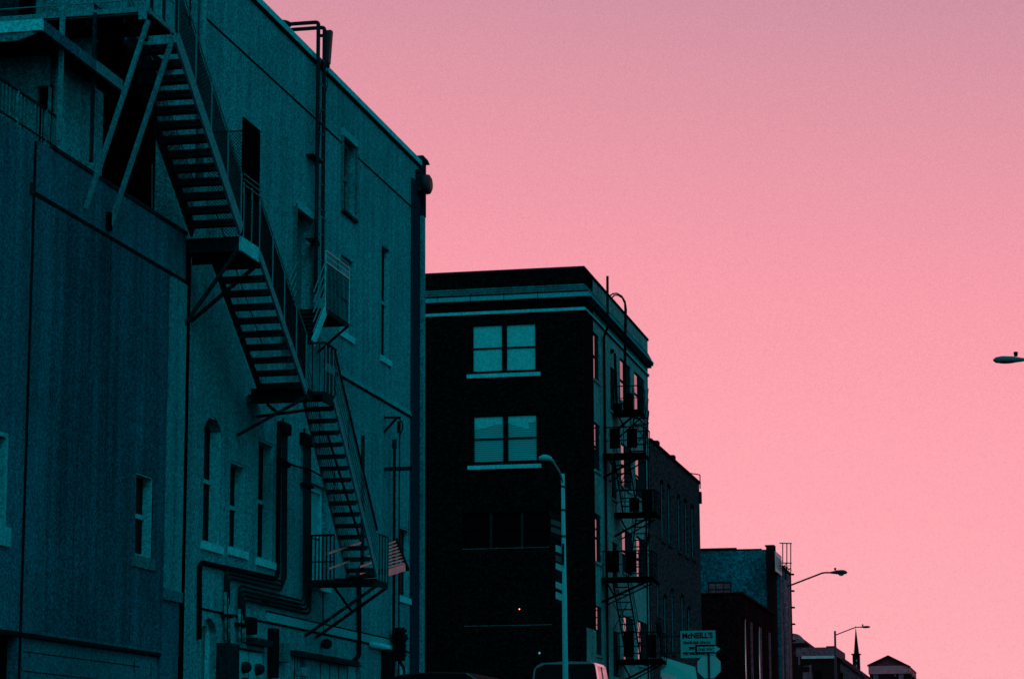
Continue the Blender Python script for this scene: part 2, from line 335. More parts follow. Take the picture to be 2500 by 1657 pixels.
for k, h in wins.items():
    if k == 'N': window(T, 'X', XW, h, 0.12, METAL, VOID, rail=False)
    elif k == 'A': window(T, 'X', XW, h, 0.14, WOOD, GLASS, fw=0.11, sill=(0.06, 0.05, METAL), label='narrow sash window with a rotted frame near the roof')
    elif k == 'B': window(T, 'X', XW, h, 0.2, WOOD, WOOD, fw=0.12, rail=False, mull=1, label='boarded doorway with a broken lintel')
    elif k in 'CH': window(T, 'X', XW, h, 0.10, JAMB, DIMG, fw=0.03, fd=0.09, sill=(0.11, 0.035))
    elif k == 'D': window(T, 'X', XW, h, 0.10, JAMB, JAMB, fw=0.06, sill=(0.11, 0.035))
    elif k == 'I': window(T, 'X', XW, h, 0.12, TRIM, JAMB, fw=0.10, sill=(0.1, 0.08))
    elif k == 'J': window(T, 'X', XW, h, 0.14, TRIM, WOOD, fw=0.10, rail=False, sill=None)
    else: window(T, 'X', XW, h, 0.17, JAMB, DIMG, fw=0.03, fd=0.155, sill=(0.11, 0.035))
# lintel boards and rotten heads
for px0, px1, pt in ((718, 760, (718, 495)), (835, 868, (835, 322))):
    z = PX(pt[0], pt[1], XW).z; g = M(); g.box(XW-0.02, XW+0.05, PX(px0, pt[1], XW).y-0.05, PX(px1, pt[1], XW).y, z-0.07, z+0.06); g.build('lintel', JAMB, T)
for px, y0_, y1_ in ((716, 495, 812), (760, 530, 812)):
    g = M(); g.box(XW, XW+0.05, PX(px, 650, XW).y-0.04, PX(px, 650, XW).y+0.04, PX(px, y1_, XW).z, PX(px, y0_, XW).z); g.build('door_casing', WOOD, T)
for px, y0_, y1_ in ((833.5, 322, 515), (867.5, 345, 520)):
    g = M(); g.box(XW, XW+0.04, PX(px, 420, XW).y-0.03, PX(px, 420, XW).y+0.03, PX(px, y1_, XW).z, PX(px, y0_, XW).z); g.build('window_casing', WOOD, T)
for k, h in lowdoors.items():
    g = M(); g.box(XW-0.14, XW-0.1, h[0], h[1], h[2], h[3]); d_ = g.build('door', TRIM if k == 'K' else JAMB, T)
    g = M()
    for j in range(1, 5): g.box(XW-0.1, XW-0.085, h[0]+(h[1]-h[0])*j/5-0.01, h[0]+(h[1]-h[0])*j/5+0.01, h[2], h[3])
    g.build('batten', WOOD, d_)
# shallow ledge / canopy board over the low doors
z = PX(708, 1580, XW).z; g = M(); g.box(XW-0.01, XW+0.12, PX(708, 1580, XW).y, PX(862, 1608, XW).y, z-0.13, z-0.04); g.build('door_hood', METAL, T)
# corner board
g = M(); g.box(XW-0.08, XW+0.035, YE-0.62, YE-0.004, 0, ZR-0.4); g.build('corner_board', mat('navy_board', (0.0005, 0.016, 0.028), 1.0, grain=0.3, spec=0.0, cell=(42, 0.5)), T)
g = M(); g.box(XW-0.3, XW+0.075, YE+0.06, YE+0.25, 0, ZR-1.0); g.build('corner_pilaster', STUC, T)
# capped pier on the far corner
g = M(); g.box(XW-0.55, XW+0.08, YE+0.055, YE+0.28, ZR-1.0, ZR+0.10); g.build('corner_pier', METAL, T)
g = M(); g.prism([(XW-0.30, YE+0.02, ZR+0.11), (XW+0.12, YE+0.02, ZR+0.11), (XW+0.08, YE+0.02, ZR+0.21), (XW-0.30, YE+0.02, ZR+0.21)], (0, 0.42, 0)); g.build('pier_cap', METAL, T)

# horn-shaped drum beside the corner
p = V((XW+0.1, YE-0.12, PX(1036, 455, XW+0.1).z))
D = thing('drum_siren', 'round dark drum siren mounted at the top corner of the tall stucco wall', 'siren', (p.x, p.y, p.z))
g = M(); g.box(XW+0.001, XW+0.13, p.y-0.16, p.y+0.11, p.z-0.17, p.z+0.27); g.build('mount_box', METAL, D)
g = M()
for a_, b2_, r0_, r1_ in ((0.131, 0.19, 0.185, 0.20), (0.19, 0.25, 0.20, 0.19), (0.25, 0.285, 0.19, 0.13)): g.tube([(XW+a_, p.y, p.z-0.01), (XW+b2_, p.y, p.z-0.01)], r0_, 20, r1_)
g.build('drum', LAMPM, D)

# ------------------------------------------------------------------ lower stucco building in front, plane x = -11.25
XN = -11.25
ZN = 9.12; YN1 = PX(443, 1200, XN).y
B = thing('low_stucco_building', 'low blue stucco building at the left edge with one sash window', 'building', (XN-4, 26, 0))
W1 = hx(-25, 20, 1040, 1276, XN); W2 = hx(330, 372, 1150, 1354, XN)
GAR = hx(-60, 41, 1534, 1700, XN); ypl_ = PX(407, 1000, XN).y; zl2_ = PX(84.5, 471, XN).z-0.036
PAN = hx(55, 389, 1551, 1740, XN)
ZR0 = PX(60, 1150, XN).y
b = M(); wall(b, 'X', XN, 14, YN1, -0.2, ZN, [W1, W2, GAR, PAN], 0.16); shell(b, XN-0.24, XN, 14, YN1, -0.2, ZN, ('+X', 'bottom'))
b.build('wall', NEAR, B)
window(B, 'X', XN, W1, 0.13, JAMB, DIMG, fd=0.12, sill=(0.22, 0.03, JAMB), label='window cut by the left edge of the picture')
window(B, 'X', XN, W2, 0.13, JAMB, DIMG, sill=(0.15, 0.03, WOOD), fw=0.025, fd=0.12)
g = M(); g.box(XN-0.14, XN-0.12, GAR[0], GAR[1], GAR[2], GAR[3]); g.build('garage_door', VOID, B)
g = M(); g.box(XN-0.2, XN-0.03, PAN[0]+0.01, PAN[1]-0.01, PAN[2], PAN[3]-0.012); pn = g.build('infill_panel', mat('infill_block', (0.0005, 0.08, 0.105), 1, grain=0.4, gscale=20, blotch=0.25, spec=0, cell=(46, 0.5)), B)
g = M(); ph = PAN[3]-0.17
for j in range(6): g.box(XN-0.032, XN-0.026, PAN[0]+0.05, PAN[1]-0.1 if j % 2 else PAN[1]-0.7, ph-j*0.22-0.005, ph-j*0.22+0.005)
for px, a, b_ in ((333, 1610, 1640), (374, 1616, 1650)):
    q = PX(px, a, XN); q2 = PX(px, b_, XN); g.box(XN-0.032, XN-0.026, q.y-0.012, q.y+0.012, q2.z, q.z)
g.build('block_joint', JOINT, pn)
g = M(); bay0 = PX(127, 900, XN).y; wall(g, 'X', XN+0.004, bay0, ypl_, PX(300, 1570, XN).z, zl2_, [W2], 0.004); g.build('darker_bay', NEAR2, B)  # this bay is a darker tone than the wall around it
g = M(); g.box(XN, XN+0.010, bay0-0.035, bay0, PX(127, 1330, XN).z, zl2_); g.build('bay_edge', NEAR2, B)
# long shadow joint under the terrace, top edge, vertical joint, horizontal joint
def nb(u0, u1, z0, z1, pr=0.008, name='joint', m=JOINT): g = M(); g.box(XN-0.01, XN+pr, u0, u1, z0, z1); return g.build(name, m, B)
zl2 = PX(84.5, 471, XN).z; nb(PX(84, 471, XN).y, YN1, zl2-0.035, zl2+0.02, 0.006)
g = M(); g.box(XN-0.24, XN+0.02, PX(130, 395, XN).y, YN1, ZN+0.002, ZN+0.05); g.build('parapet_capping', METAL, B)
yv = PX(84, 420, XN).y; nb(yv-0.03, yv+0.03, PX(53, 1657, XN).z-2, ZN-0.03, 0.01)
q = PX(78, 462, XN); nb(q.y-0.07, q.y+0.07, q.z-0.07, q.z+0.07, 0.012, 'anchor_plate', METAL)
zl3 = PX(0, 1534.7, XN).z; nb(20, PX(390, 1588, XN).y, zl3-0.05, zl3, 0.02)
yb_ = PX(268, 690, XN).y; nb(yb_-0.008, yb_+0.008, PX(268, 770, XN).z, zl2-0.03, 0.005)
# corner pilaster: two raised strips
ypl = PX(408, 1000, XN).y; g = M(); g.box(XN-0.01, XN+0.03, ypl, PX(423, 1000, XN).y, PX(408, 1465, XN).z, zl2-0.05)
g.box(XN-0.01, XN+0.03, PX(428, 1000, XN).y, YN1-0.01, PX(408, 1465, XN).z, zl2-0.05); g.build('corner_pilaster', mat('pilaster_stucco', (0.0005, 0.135, 0.160), 1, grain=0.3, gscale=18, streak=0.2, spec=0, cell=(46, 0.5)), B)
g = M(); zb = PX(405, 1440, XN).z; g.box(XN-0.01, XN+0.05, ypl-0.03, YN1-0.005, zb-0.13, zb+0.01); g.build('pilaster_base', mat('pilaster_base_stucco', (0.0005, 0.085, 0.11), 1, spec=0, cell=(46, 0.5)), B)
q = PX(262, 538, XN); g = M(); g.box(XN, XN+0.05, q.y-0.05, q.y+0.05, q.z-0.13, q.z+0.1); g.build('scupper', VOID, B)

# black downpipe in the corner between the two buildings
yq = PX(455, 1200, XW+0.1).y
g = M(); g.box(XN-0.22, XN-0.02, YN1+0.03, YN1+0.27, 0.5, ZN-0.2); g.tube([(XN-0.12, YN1+0.15, ZN-0.25), (XN-0.12, YN1+0.15, ZN-0.1)], 0.15, 10)
tag(g.build('downpipe', BLACK, loc=(XN-0.12, YN1+0.15, 0.5)), 'square black downpipe in the corner between low and tall stucco buildings', 'downpipe')
# light downpipe high on the tall wall near the upper landing
q = PX(485, 60, XW)
g = M(); g.tube([(XW+0.06, q.y, 10.2), (XW+0.06, q.y, ZR-0.1)], 0.055, 10)
tag(g.build('vent_pipe', STRG, loc=(XW+0.06, q.y, 10.2), smooth=True), 'straight pale pipe rising beside the topmost stair landing', 'pipe')

# ------------------------------------------------------------------ terrace: canopy, rail, back wall
XC = -11.0
c0 = PX(103, 46, XC); c1 = PX(300, 200, XC)
K = thing('terrace_canopy', 'flat canopy with deep pale fascia over the roof terrace at top left', 'canopy', (XC-1, c0.y, ZN))
zt = c0.z; g = M(); zf = zt-0.135
g.box(XC-5.4, XC, c0.y, c0.y+0.05, zf, zt); g.build('front_fascia', TRIM, K)
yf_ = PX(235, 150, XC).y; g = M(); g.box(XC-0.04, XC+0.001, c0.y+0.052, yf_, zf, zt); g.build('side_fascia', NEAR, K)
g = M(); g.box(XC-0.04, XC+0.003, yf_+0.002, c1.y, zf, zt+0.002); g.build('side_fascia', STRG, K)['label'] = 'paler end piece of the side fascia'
g = M(); g.box(XC-5.4, XC-0.05, c0.y+0.06, min(c1.y-0.02, 28.7), zt-0.05, zt-0.01); g.build('deck', BLACK, K)
g = M(); g.prism([(XC-5.4, c0.y+0.02, zf-0.1), (XC-0.3, c0.y+0.02, zf-0.1), (XC-0.08, c0.y+0.02, zf-0.03), (XC-0.08, c0.y+0.02, zf-0.002), (XC-5.4, c0.y+0.02, zf-0.002)], (0, 0.03, 0)); g.build('valance', WOOD, K)
g = M(); g.beam(PX(105, 95, XC-0.25), PX(160, 150, XC-0.25), 0.04, 0.09); g.build('edge_beam', METAL, K)
# terrace back wall of its own little penthouse
z_door0 = PX(363, 20, -10.45).z+0.03
PH = thing('rooftop_penthouse', 'small shaded penthouse behind the terrace railing at top left', 'penthouse', (-13.5, 26.5, ZN))
px_ = PY(122, 200, 26.95).x
g = M(); wall(g, 'Y', 26.95, -16.5, px_, ZN-0.8, c0.z-0.06, [[px_-0.17, px_-0.02, ZN-0.2, ZN+0.85]], 0.1); g.box(-16.5, px_, 27.12, 28.7, ZN-0.8, c0.z-0.06)
g.build('wall', STUC, PH)
g = M(); g.box(px_-0.18, px_-0.01, 27.06, 27.08, ZN-0.3, ZN+0.9); g.build('pane', VOID, PH)
g = M(); g.box(-15.4, PY(85, 10, 28.7).x, 28.70, 28.745, z_door0, z_door0+2.1); g.build('door', METAL, PH)
g = M(); pth = [PX(235, 447, XW+0.03), PX(352, 515, XW+0.03), PX(371, 524, XW+0.03), PX(371, 505, XW+0.03), PX(371, 400, XW+0.03)]; g.tube(elbow(pth, 0.15), 0.008, 6); g.build('opening_bead', BAR, PH)
# railing
RL = thing('terrace_railing', 'dark steel terrace railing with thin balusters on the low roof edge', 'railing', (XN-0.05, 26, ZN))
a, b_ = PX(-30, 180, XN-0.05), PX(140, 283, XN-0.05); zr = (PX(0, 192, XN-0.05).z)
g = M(); g.tube([(XN-0.05, a.y, zr), (XN-0.05, b_.y, zr)], 0.018, 8); g.tube([(XN-0.05, a.y, ZN+0.09), (XN-0.05, b_.y, ZN+0.09)], 0.014, 8); g.build('rail', METAL, RL)
y_ = a.y; k = 0
while y_ < b_.y:
    g = M(); g.tube([(XN-0.05, y_, ZN+0.01), (XN-0.05, y_, zr)], 0.022 if k % 8 == 0 else 0.009, 6); g.build('post' if k % 8 == 0 else 'baluster', WOOD, RL); y_ += 0.105; k += 1

# ------------------------------------------------------------------ big fire escape along the wall
XO, XI = -10.45, -11.14
FA = thing('fire_escape', 'large switchback fire stair with mesh rails, upper left on the stucco wall', 'fire escape', (XO-0.4, 30, 8))
def flight(par, p, q, xi, xo, n, sd, sw=0.035, tread=0.24, name_s='stringer', ms=STRG, mi=METAL, th=0.035, lip=0.05):
    """p,q = centre of outer stringer top/bottom (world)"""
    p, q = V(p), V(q)
    g = M(); g.beam(p, q, sw, sd); g.build(name_s, ms, par)
    g = M(); g.beam((xi, p.y, p.z), (xi, q.y, q.z), sw, sd); g.build(name_s, mi, par)
    for k in range(n):
        t = (k+0.7)/(n+0.2); c = p+(q-p)*t; s_ = 1 if q.y > p.y else -1
        g = M(); g.box(xi+sw/2+0.002, xo-sw/2-0.002, c.y-tread/2, c.y+tread/2, c.z-th/2, c.z+th/2)
        g.box(xi+sw/2+0.002, xo-sw/2-0.002, c.y-tread/2-0.012, c.y-tread/2, c.z-lip, c.z+th/2); g.build('tread', METAL, par)
f1a, f1b = PX(431, 92, XO), PX(588, 560, XO)
flight(FA, f1a, f1b, XI, XO, 13, 0.2, tread=0.29, th=0.05, lip=0.07)
f2a, f2b = PX(633, 622, XO), PX(747, 955, XO)
flight(FA, f2a, f2b, XI, XO, 10, 0.13, tread=0.28, th=0.05, lip=0.07)
# top landing
p0 = PX(363, 20, XO); p1 = PX(424, 72, XO); z0 = p0.z
g = M(); g.box(-15.6, XO-0.03, p0.y+0.02, p1.y, z0-0.06, z0-0.02); g.build('landing', BLACK, FA)
g = M(); g.box(-15.6, XO, p0.y-0.02, p0.y+0.018, z0-0.045, z0+0.02); g.box(-15.6, XO-0.04, p0.y+0.019, p0.y+0.08, z0-0.05, z0-0.061); g.build('landing_beam', STRG, FA)
g = M(); g.box(XO-0.03, XO+0.01, p0.y+0.02, p1.y+0.03, z0-0.06, z0+0.01); g.build('landing_edge', STRG, FA)
g = M(); g.box(XO-0.12, XO-0.01, p0.y-0.035, p0.y-0.022, z0-0.15, z0-0.0); g.build('gusset', STRG, FA)
for px in (370, 400, 431):
    q = PX(px, 20, XO); g = M(); g.beam((XO, q.y, z0), (XO, q.y, z0+1.05), 0.03, 0.04); g.build('rail_post', METAL, FA)
    g = M(); g.beam((XO+0.018, q.y+0.03, z0), (XO+0.018, q.y+0.03, z0+1.05), 0.008, 0.02); g.build('rail_post', BAR, FA)
g = M()
for dz in (0.35, 0.7, 1.05): g.tube([(XO, p0.y, z0+dz), (XO, p1.y, z0+dz)], 0.013, 6)
for dz in (0.12, 0.3, 0.5, 0.9): g.tube([(XO, p0.y, z0+dz), (-15.5, p0.y, z0+dz)], 0.010, 6)
g.build('handrail', BAR, FA)
# joists under the top landing
for k in range(8):
    x = XO-0.35-k*0.5; g = M(); g.box(x-0.02, x+0.02, p0.y+0.09, p1.y-0.02, z0-0.14, z0-0.062); g.build('joist', METAL, FA)
# posts and raking struts
for px, py, px2, py2, X_, w_ in ((153, 32, 146, 398, -11.1, 0.05), (230, 112, 227, 420, -11.1, 0.04)):
    a = PX(px, py, X_); b2 = PX(px2, py2, X_); g = M(); g.beam((X_, a.y, z0-0.06), (X_, a.y, ZN+0.05), w_, w_); g.build('post', STRG if px < 200 else METAL, FA)
for px, py, qx, qy in ((362, 50, 209, 510), (415, 104, 272, 553)):
    a = PX(px, py, XO-0.02); c = PX(qx, qy, XN+0.02); y_ = (a.y+c.y)/2
    g = M(); g.beam((a.x, y_, a.z), (c.x, y_, c.z), 0.055, 0.05, (0, 1, 0)); g.build('strut', STRG, FA)
a, c = PX(410, 62, XO), PX(424, 106, XO); g = M(); g.beam(a, c, 0.01, 0.015); g.build('tie_rod', BAR, FA)
# rail of first flight with mesh
def inclined_rail(par, p, q, h0, h1, x, posts, mesh=True, r=0.012, pitch=0.055):
    p, q = V(p), V(q); g = M(); a = V((x, p.y, p.z+h0)); b2 = V((x, q.y, q.z+h1)); g.tube([a, b2], r, 8); g.build('handrail', BAR, par)
    for t in posts:
        c = p+(q-p)*t; g = M(); g.beam((x, c.y, c.z+0.02), (x, c.y, c.z+h0+(h1-h0)*t), 0.012, 0.025); g.build('rail_post', BAR, par)
    if mesh:
        g = M(); lattice(g, (x-0.01, p.y, p.z+0.08), q-p, (0, 0, (h0+h1)/2-0.12), pitch, 0.0055); g.build('mesh_panel', METAL, par)
ra = PX(453, 0, XO); rb = PX(597, 428, XO)
hA = PX(453, 0, XO).z-(f1a.z+(f1b.z-f1a.z)*((ra.y-f1a.y)/(f1b.y-f1a.y))); hB = rb.z-f1b.z
inclined_rail(FA, f1a, f1b, hA*1.0, hB, XO, (0.0, 0.28, 0.52, 0.78, 1.0))
inclined_rail(FA, f1a, f1b, hA*0.9, hB*0.9, XI, (0.0, 0.5, 1.0), pitch=0.08)
# landing between the flights
l0, l1 = PX(590, 600, XO), PX(632, 622, XO); zl = PX(591, 577, XO).z
g = M(); g.box(XI-0.3, XO-0.04, l0.y+0.02, l1.y, zl-0.09, zl-0.05); g.build('landing', BLACK, FA)
g = M(); g.box(XO-0.035, XO+0.003, l0.y-0.01, l1.y+0.02, zl-0.205, zl); g.build('landing_edge', TRIM, FA)
g = M(); g.box(XI-0.3, XO-0.036, l0.y-0.01, l0.y+0.018, zl-0.2, zl); g.build('landing_beam', METAL, FA); g = M(); g.box(XI-0.3, XO-0.036, l1.y, l1.y+0.02, zl-0.2, zl-0.01); g.build('landing_beam', METAL, FA)
for px in (595, 615, 634):
    y_ = PX(px, 500, XO).y; g = M(); g.beam((XO, y_, zl), (XO, y_, zl+0.78), 0.014, 0.022); g.build('rail_post', BAR, FA)
g = M()
for pt in ((597, 427), (597, 440), (597, 453)): z = PX(pt[0], pt[1], XO).z; g.tube([(XO+0.012, l0.y+0.03, z), (XO+0.012, l1.y+0.03, z)], 0.010, 6)
g.build('handrail', STRG, FA)
g = M(); lattice(g, (XO, l0.y+0.03, zl+0.02), (0, l1.y-l0.y, 0), (0, 0, 0.6), 0.045, 0.006); g.build('mesh_panel', METAL, FA)
ts, te = PX(595, 285, XO-0.04), PX(636, 322, XO-0.04)
g = M(); g.box(XO-0.06, XO-0.04, ts.y, te.y, zl-0.02, ts.z); g.build('sheet_screen', BLACK, FA)['label'] = 'tall solid black sheet beside the middle landing'
g = M(); zs = te.z; lattice(g, (XI-0.1, l1.y+0.01, zl), (XO-XI+0.05, 0, 0), (0, 0, zs-zl-0.02), 0.05, 0.006); g.beam((XI-0.1, l1.y+0.01, zs), (XO-0.05, l1.y+0.01, zs), 0.02, 0.02); g.build('mesh_screen', METAL, FA)
for p_, q_ in (((581, 619), (430, 780)), ((632, 641), (482, 795))):
    a = PX(p_[0], p_[1], XO-0.03); xx = XN+0.02 if p_[0] < 600 else XW+0.02; c = PX(q_[0], q_[1], xx)
    g = M(); g.beam((a.x, a.y, zl-0.2), (xx, a.y, c.z), 0.045, 0.05, (0, 1, 0)); g.build('brace', METAL, FA)
# second flight rail
r2a, r2b = PX(634, 480, XO), PX(748, 816, XO)
inclined_rail(FA, f2a, f2b, r2a.z-f2a.z, r2b.z-f2b.z, XO, (0.0, 0.27, 0.52, 0.78, 1.0), pitch=0.045)
inclined_rail(FA, f2a, f2b, 0.75, 0.75, XI, (0.0, 0.5, 1.0), mesh=False)
# lower landing
m0 = PX(748, 985, XO); zm = PX(748, 944, XO).z; XCg = -10.27
cg0 = PX(793, 840, XCg); cg1 = PX(820, 852, XCg)
g = M(); g.box(XW+0.21, XO, f2b.y+0.0, cg0.y-0.02, zm-0.08, zm-0.03); g.box(XW+0.03, XCg-0.02, cg0.y-0.019, cg1.y, zm-0.08, zm-0.03); g.build('landing', BLACK, FA)
g = M(); g.box(XW+0.2, XO-0.02, f2b.y-0.02, f2b.y, zm-0.23, zm); g.box(XO-0.03, XO, f2b.y+0.001, cg0.y-0.021, zm-0.17, zm); g.build('landing_beam', METAL, FA)
for p_, q_, xx in (((739, 985), (612, 1077), XW+0.02), ((782, 985), (688, 1046), XW+0.02)):
    a = PX(p_[0], p_[1], XO-0.02); c = PX(q_[0], q_[1], xx); g = M(); g.beam((a.x, a.y, zm-0.2), (xx, a.y, c.z), 0.04, 0.045, (0, 1, 0)); g.build('brace', METAL, FA)
a, c = PX(653, 987, XW+0.45), PX(719, 1026, XW+0.3); g = M(); g.beam(a, (c.x, a.y+0.9, c.z), 0.035, 0.035); g.build('brace', METAL, FA)

# ------------------------------------------------------------------ second fire escape: balcony, upper flight, steep flight, lower landing
FB = thing('fire_escape', 'narrow steep fire stair with bar rails ending above the meters', 'fire escape', (XCg-0.4, 37, 5))
# caged landing
zc = PX(793, 955, XCg).z; zct = PX(793, 836, XCg).z
g = M(); g.box(XCg-0.5, XCg, cg0.y-0.02, cg0.y+0.0, zc-0.05, zc); g.box(XCg-0.03, XCg, cg0.y+0.001, cg1.y, zc-0.16, zc); g.build('landing_edge', METAL, FB)
g = M(); g.tube([(XCg-0.33, cg0.y, zct), (XCg, cg0.y, zct)], 0.02, 8); g.tube([(XCg, cg0.y, zct), (XCg, cg1.y, zct-0.005)], 0.02, 8); g.build('handrail', METAL, FB)
for k in range(3): g = M(); x = XCg-0.30+k*0.11; g.tube([(x, cg0.y, zc), (x, cg0.y, zct)], 0.009, 6); g.build('baluster', METAL, FB)
n = 9
for k in range(n+1): g = M(); y_ = cg0.y+(cg1.y-cg0.y)*k/n; g.tube([(XCg, y_, zc), (XCg, y_, zct)], 0.009, 6); g.build('baluster', BAR if k % 3 == 1 else METAL, FB)
g = M(); g.box(XCg-0.005, XCg+0.005, cg0.y+0.02, cg1.y-0.05, zc+0.32, zc+0.45); g.build('notice_plate', STRG, FB)
# upper balcony
XB = -10.95
b0, b1 = PX(794, 752, XB), PX(852, 790, XB); zbal = b0.z
g = M(); g.box(XW+0.02, XB-0.02, b0.y, b1.y, zbal-0.04, zbal); g.build('balcony_floor', BLACK, FB)
g = M(); g.box(XB-0.02, XB+0.0, b0.y, b1.y, zbal-0.07, zbal+0.01); g.build('balcony_edge', METAL, FB)
zt0 = PX(795, 612, XB).z
g = M()
for pt, r_ in (((795, 612), 0.015), ((796, 625), 0.009), ((796, 640), 0.015)): z = PX(pt[0], pt[1], XB).z; g.tube([(XB, b0.y, z), (XB, b1.y, z)], r_, 8)
g.build('handrail', mat('worn_rail_steel', (0.06, 0.27, 0.30), 0.5, metal=0.0, grain=0.2, spec=0.25), FB)
zlow = PX(796, 640, XB).z
for k in range(19):
    y_ = b0.y+(b1.y-b0.y)*k/18; g = M(); g.tube([(XB, y_, zbal), (XB, y_, zt0 if k in (0, 9, 18) else zlow)], 0.012 if k in (0, 18) else 0.008, 6); g.build('baluster', TRIM if k in (0, 18) else METAL, FB)
g = M(); a = PX(783, 528, XB-0.3); c = PX(783, 640, XB-0.3); e_ = PX(796, 540, XB-0.3)
g.tube(elbow([(a.x, a.y, c.z-0.6), (a.x, a.y, a.z), (a.x, e_.y, a.z), (a.x, e_.y, c.z-0.6)], 0.03), 0.012, 6); g.build('ladder_loop', BAR, FB)
a = V((XB-0.02, b1.y-0.05, zbal-0.06)); c = PX(793, 835, XW+0.03)
g = M(); g.beam(a, (XW+0.03, a.y, zbal-0.47), 0.035, 0.04, (0, 1, 0)); g.build('brace', METAL, FB)
# flight coming down from balcony towards the camera
u0 = PX(786, 742, XB); u1 = PX(764, 838, XB)
g = M(); g.beam((XB, b0.y, zbal-0.05), (XB, PX(764, 830, XB).y, PX(764, 838, XB).z), 0.03, 0.14); g.build('stringer', TRIM, FB)
g = M(); ex = PX(764, 838, XB)
g.beam((XW+0.08, b0.y, zbal-0.05), (XW+0.08, ex.y, ex.z), 0.03, 0.14); g.build('stringer', METAL, FB)
for k in range(8):
    t = (k+0.5)/8; y_ = b0.y+(ex.y-b0.y)*t; z = zbal-0.05+(ex.z-zbal+0.05)*t; g = M(); g.box(XW+0.1, XB-0.02, y_-0.09, y_+0.09, z-0.02, z+0.02); g.build('tread', METAL, FB)
for j in range(5):
    dz = 0.18+j*0.16; g = M(); g.tube([(XB, b0.y, zbal-0.05+dz), (XB, ex.y, ex.z+dz)], 0.010, 6); g.build('handrail', BAR, FB)
    g = M(); g.tube([(XW+0.06, b0.y, zbal-0.05+dz), (XW+0.06, ex.y, ex.z+dz)], 0.010, 6); g.build('handrail', BAR, FB)
# steep flight
XS0 = XCg-0.47
f3a, f3b = PX(815, 975, XCg), PX(920, 1402, XCg)
flight(FB, f3a, f3b, XS0, XCg, 15, 0.11, 0.03, tread=0.19, ms=STRG, mi=STRG, th=0.03, lip=0.06)
for xx, mm in ((XCg, BAR), (XS0, STRG)):
    h0 = PX(821, 855, XCg).z-f3a.z; h1 = PX(925, 1295, XCg).z-f3b.z
    for j in range(6):
        t = (j+1)/6; g = M(); p_, q_ = V((xx, f3a.y, f3a.z+h0*t)), V((xx, f3b.y, f3b.z+h1*t)); g.tube([p_, q_], 0.020 if (j == 5 and xx == XCg) else 0.009, 6); g.build('handrail', METAL if (j == 5 and xx == XCg) else mm, FB)
    for t in (0.33, 0.66):
        c = f3a+(f3b-f3a)*t; g = M(); g.beam((xx, c.y, c.z), (xx, c.y, c.z+h0+(h1-h0)*t), 0.012, 0.03); g.build('rail_post', METAL, FB)
# lower landing
XL = PY(922, 1420, PX(751, 1420, XW+0.05).y).x
n0 = PX(922, 1420, XL); n1 = PX(947, 1424, XL); zL = PX(922, 1416, XL).z
g = M(); g.box(XW+0.03, XL-0.02, n0.y, n1.y, zL-0.05, zL); g.build('landing', BLACK, FB)
g = M(); g.box(XW+0.05, XL, n0.y-0.02, n0.y-0.001, zL-0.09, zL+0.03); g.box(XL-0.02, XL+0.003, n0.y, n1.y, zL-0.1, zL+0.02); g.build('landing_beam', METAL, FB)
ztl = PX(752, 1307, XW+0.05).z; ztl = PX(922, 1302, XL).z
xl_ = PY(752, 1307, n0.y).x; xr_ = PY(816, 1307, n0.y).x
g = M(); g.tube([(xl_, n0.y, ztl), (xr_, n0.y, ztl)], 0.018, 8); g.tube([(xl_, n0.y, zL+0.32), (xr_, n0.y, zL+0.32)], 0.011, 8); g.tube([(XL, n0.y, ztl), (XL, n1.y, ztl)], 0.014, 8); g.build('handrail', METAL, FB)
for k in range(8): g = M(); x = xl_+(xr_-xl_)*k/7; g.tube([(x, n0.y, zL), (x, n0.y, ztl)], 0.013, 6); g.build('baluster', METAL, FB)
for k in range(8): g = M(); y_ = n0.y+(n1.y-n0.y)*k/7; g.tube([(XL, y_, zL), (XL, y_, ztl)], 0.010, 6); g.build('baluster', METAL if k % 2 else BAR, FB)
for dy, px, py, xx in ((0.02, 765, 1535, XW+0.02), (n1.y-n0.y-0.05, 790, 1540, XW+0.02)):
    g = M(); g.beam((XL-0.02, n0.y+dy, zL-0.08), (xx, n0.y+dy, zL-0.86), 0.045, 0.05, (0, 1, 0)); g.build('brace', METAL, FB)
g = M(); g.beam((XW+0.5, n0.y, zL-0.1), (XW+0.62, n1.y, zL-0.45), 0.03, 0.03); g.build('brace', METAL, FB)
a = PX(827, 1040, XS0); g = M(); g.beam((XS0+0.1, a.y+1.1, zL), (XS0+0.1, a.y+1.1, PX(827, 1040, XS0).z), 0.05, 0.05); g.build('post', METAL, FB)
a, c = PX(800, 1062, XS0+0.1), PX(884, 1330, XS0+0.1); g = M(); g.beam(a, c, 0.03, 0.035); g.build('tie_rod', METAL, FB)

# drop stair swung out beyond the lower landing
XD = -10.62
DS = thing('drop_stair', 'raised bleached drop stair with pale parallel rails beside the steep fire stair', 'drop stair', PX(900, 1400, XD))
def dline(xa, ya, xb, yb, w_, d, name, m): g = M(); g.beam(PX(xa, ya, XD), PX(xb, yb, XD), d, w_, (0, 0, 1)); g.build(name, m, DS)
for k in range(8):
    dline(945, 1328+k*8.0, 967+k*2.9, 1320+k*7.6, 0.022, 0.03, 'rail', WHITEP)
for k in range(3): dline(877, 1366+k*17, 906, 1357+k*16, 0.035, 0.03, 'rail', WHITEP)
dline(944, 1398, 987, 1384, 0.12, 0.04, 'stringer', WHITEP); dline(872, 1428, 900, 1421, 0.06, 0.04, 'stringer', METAL); dline(800, 1350, 880, 1324, 0.03, 0.03, 'upper_rail', WHITEP)
dline(966, 1316, 995, 1390, 0.06, 0.06, 'end_post', METAL); dline(800, 1388, 866, 1364, 0.022, 0.03, 'tie_rod', WHITEP)
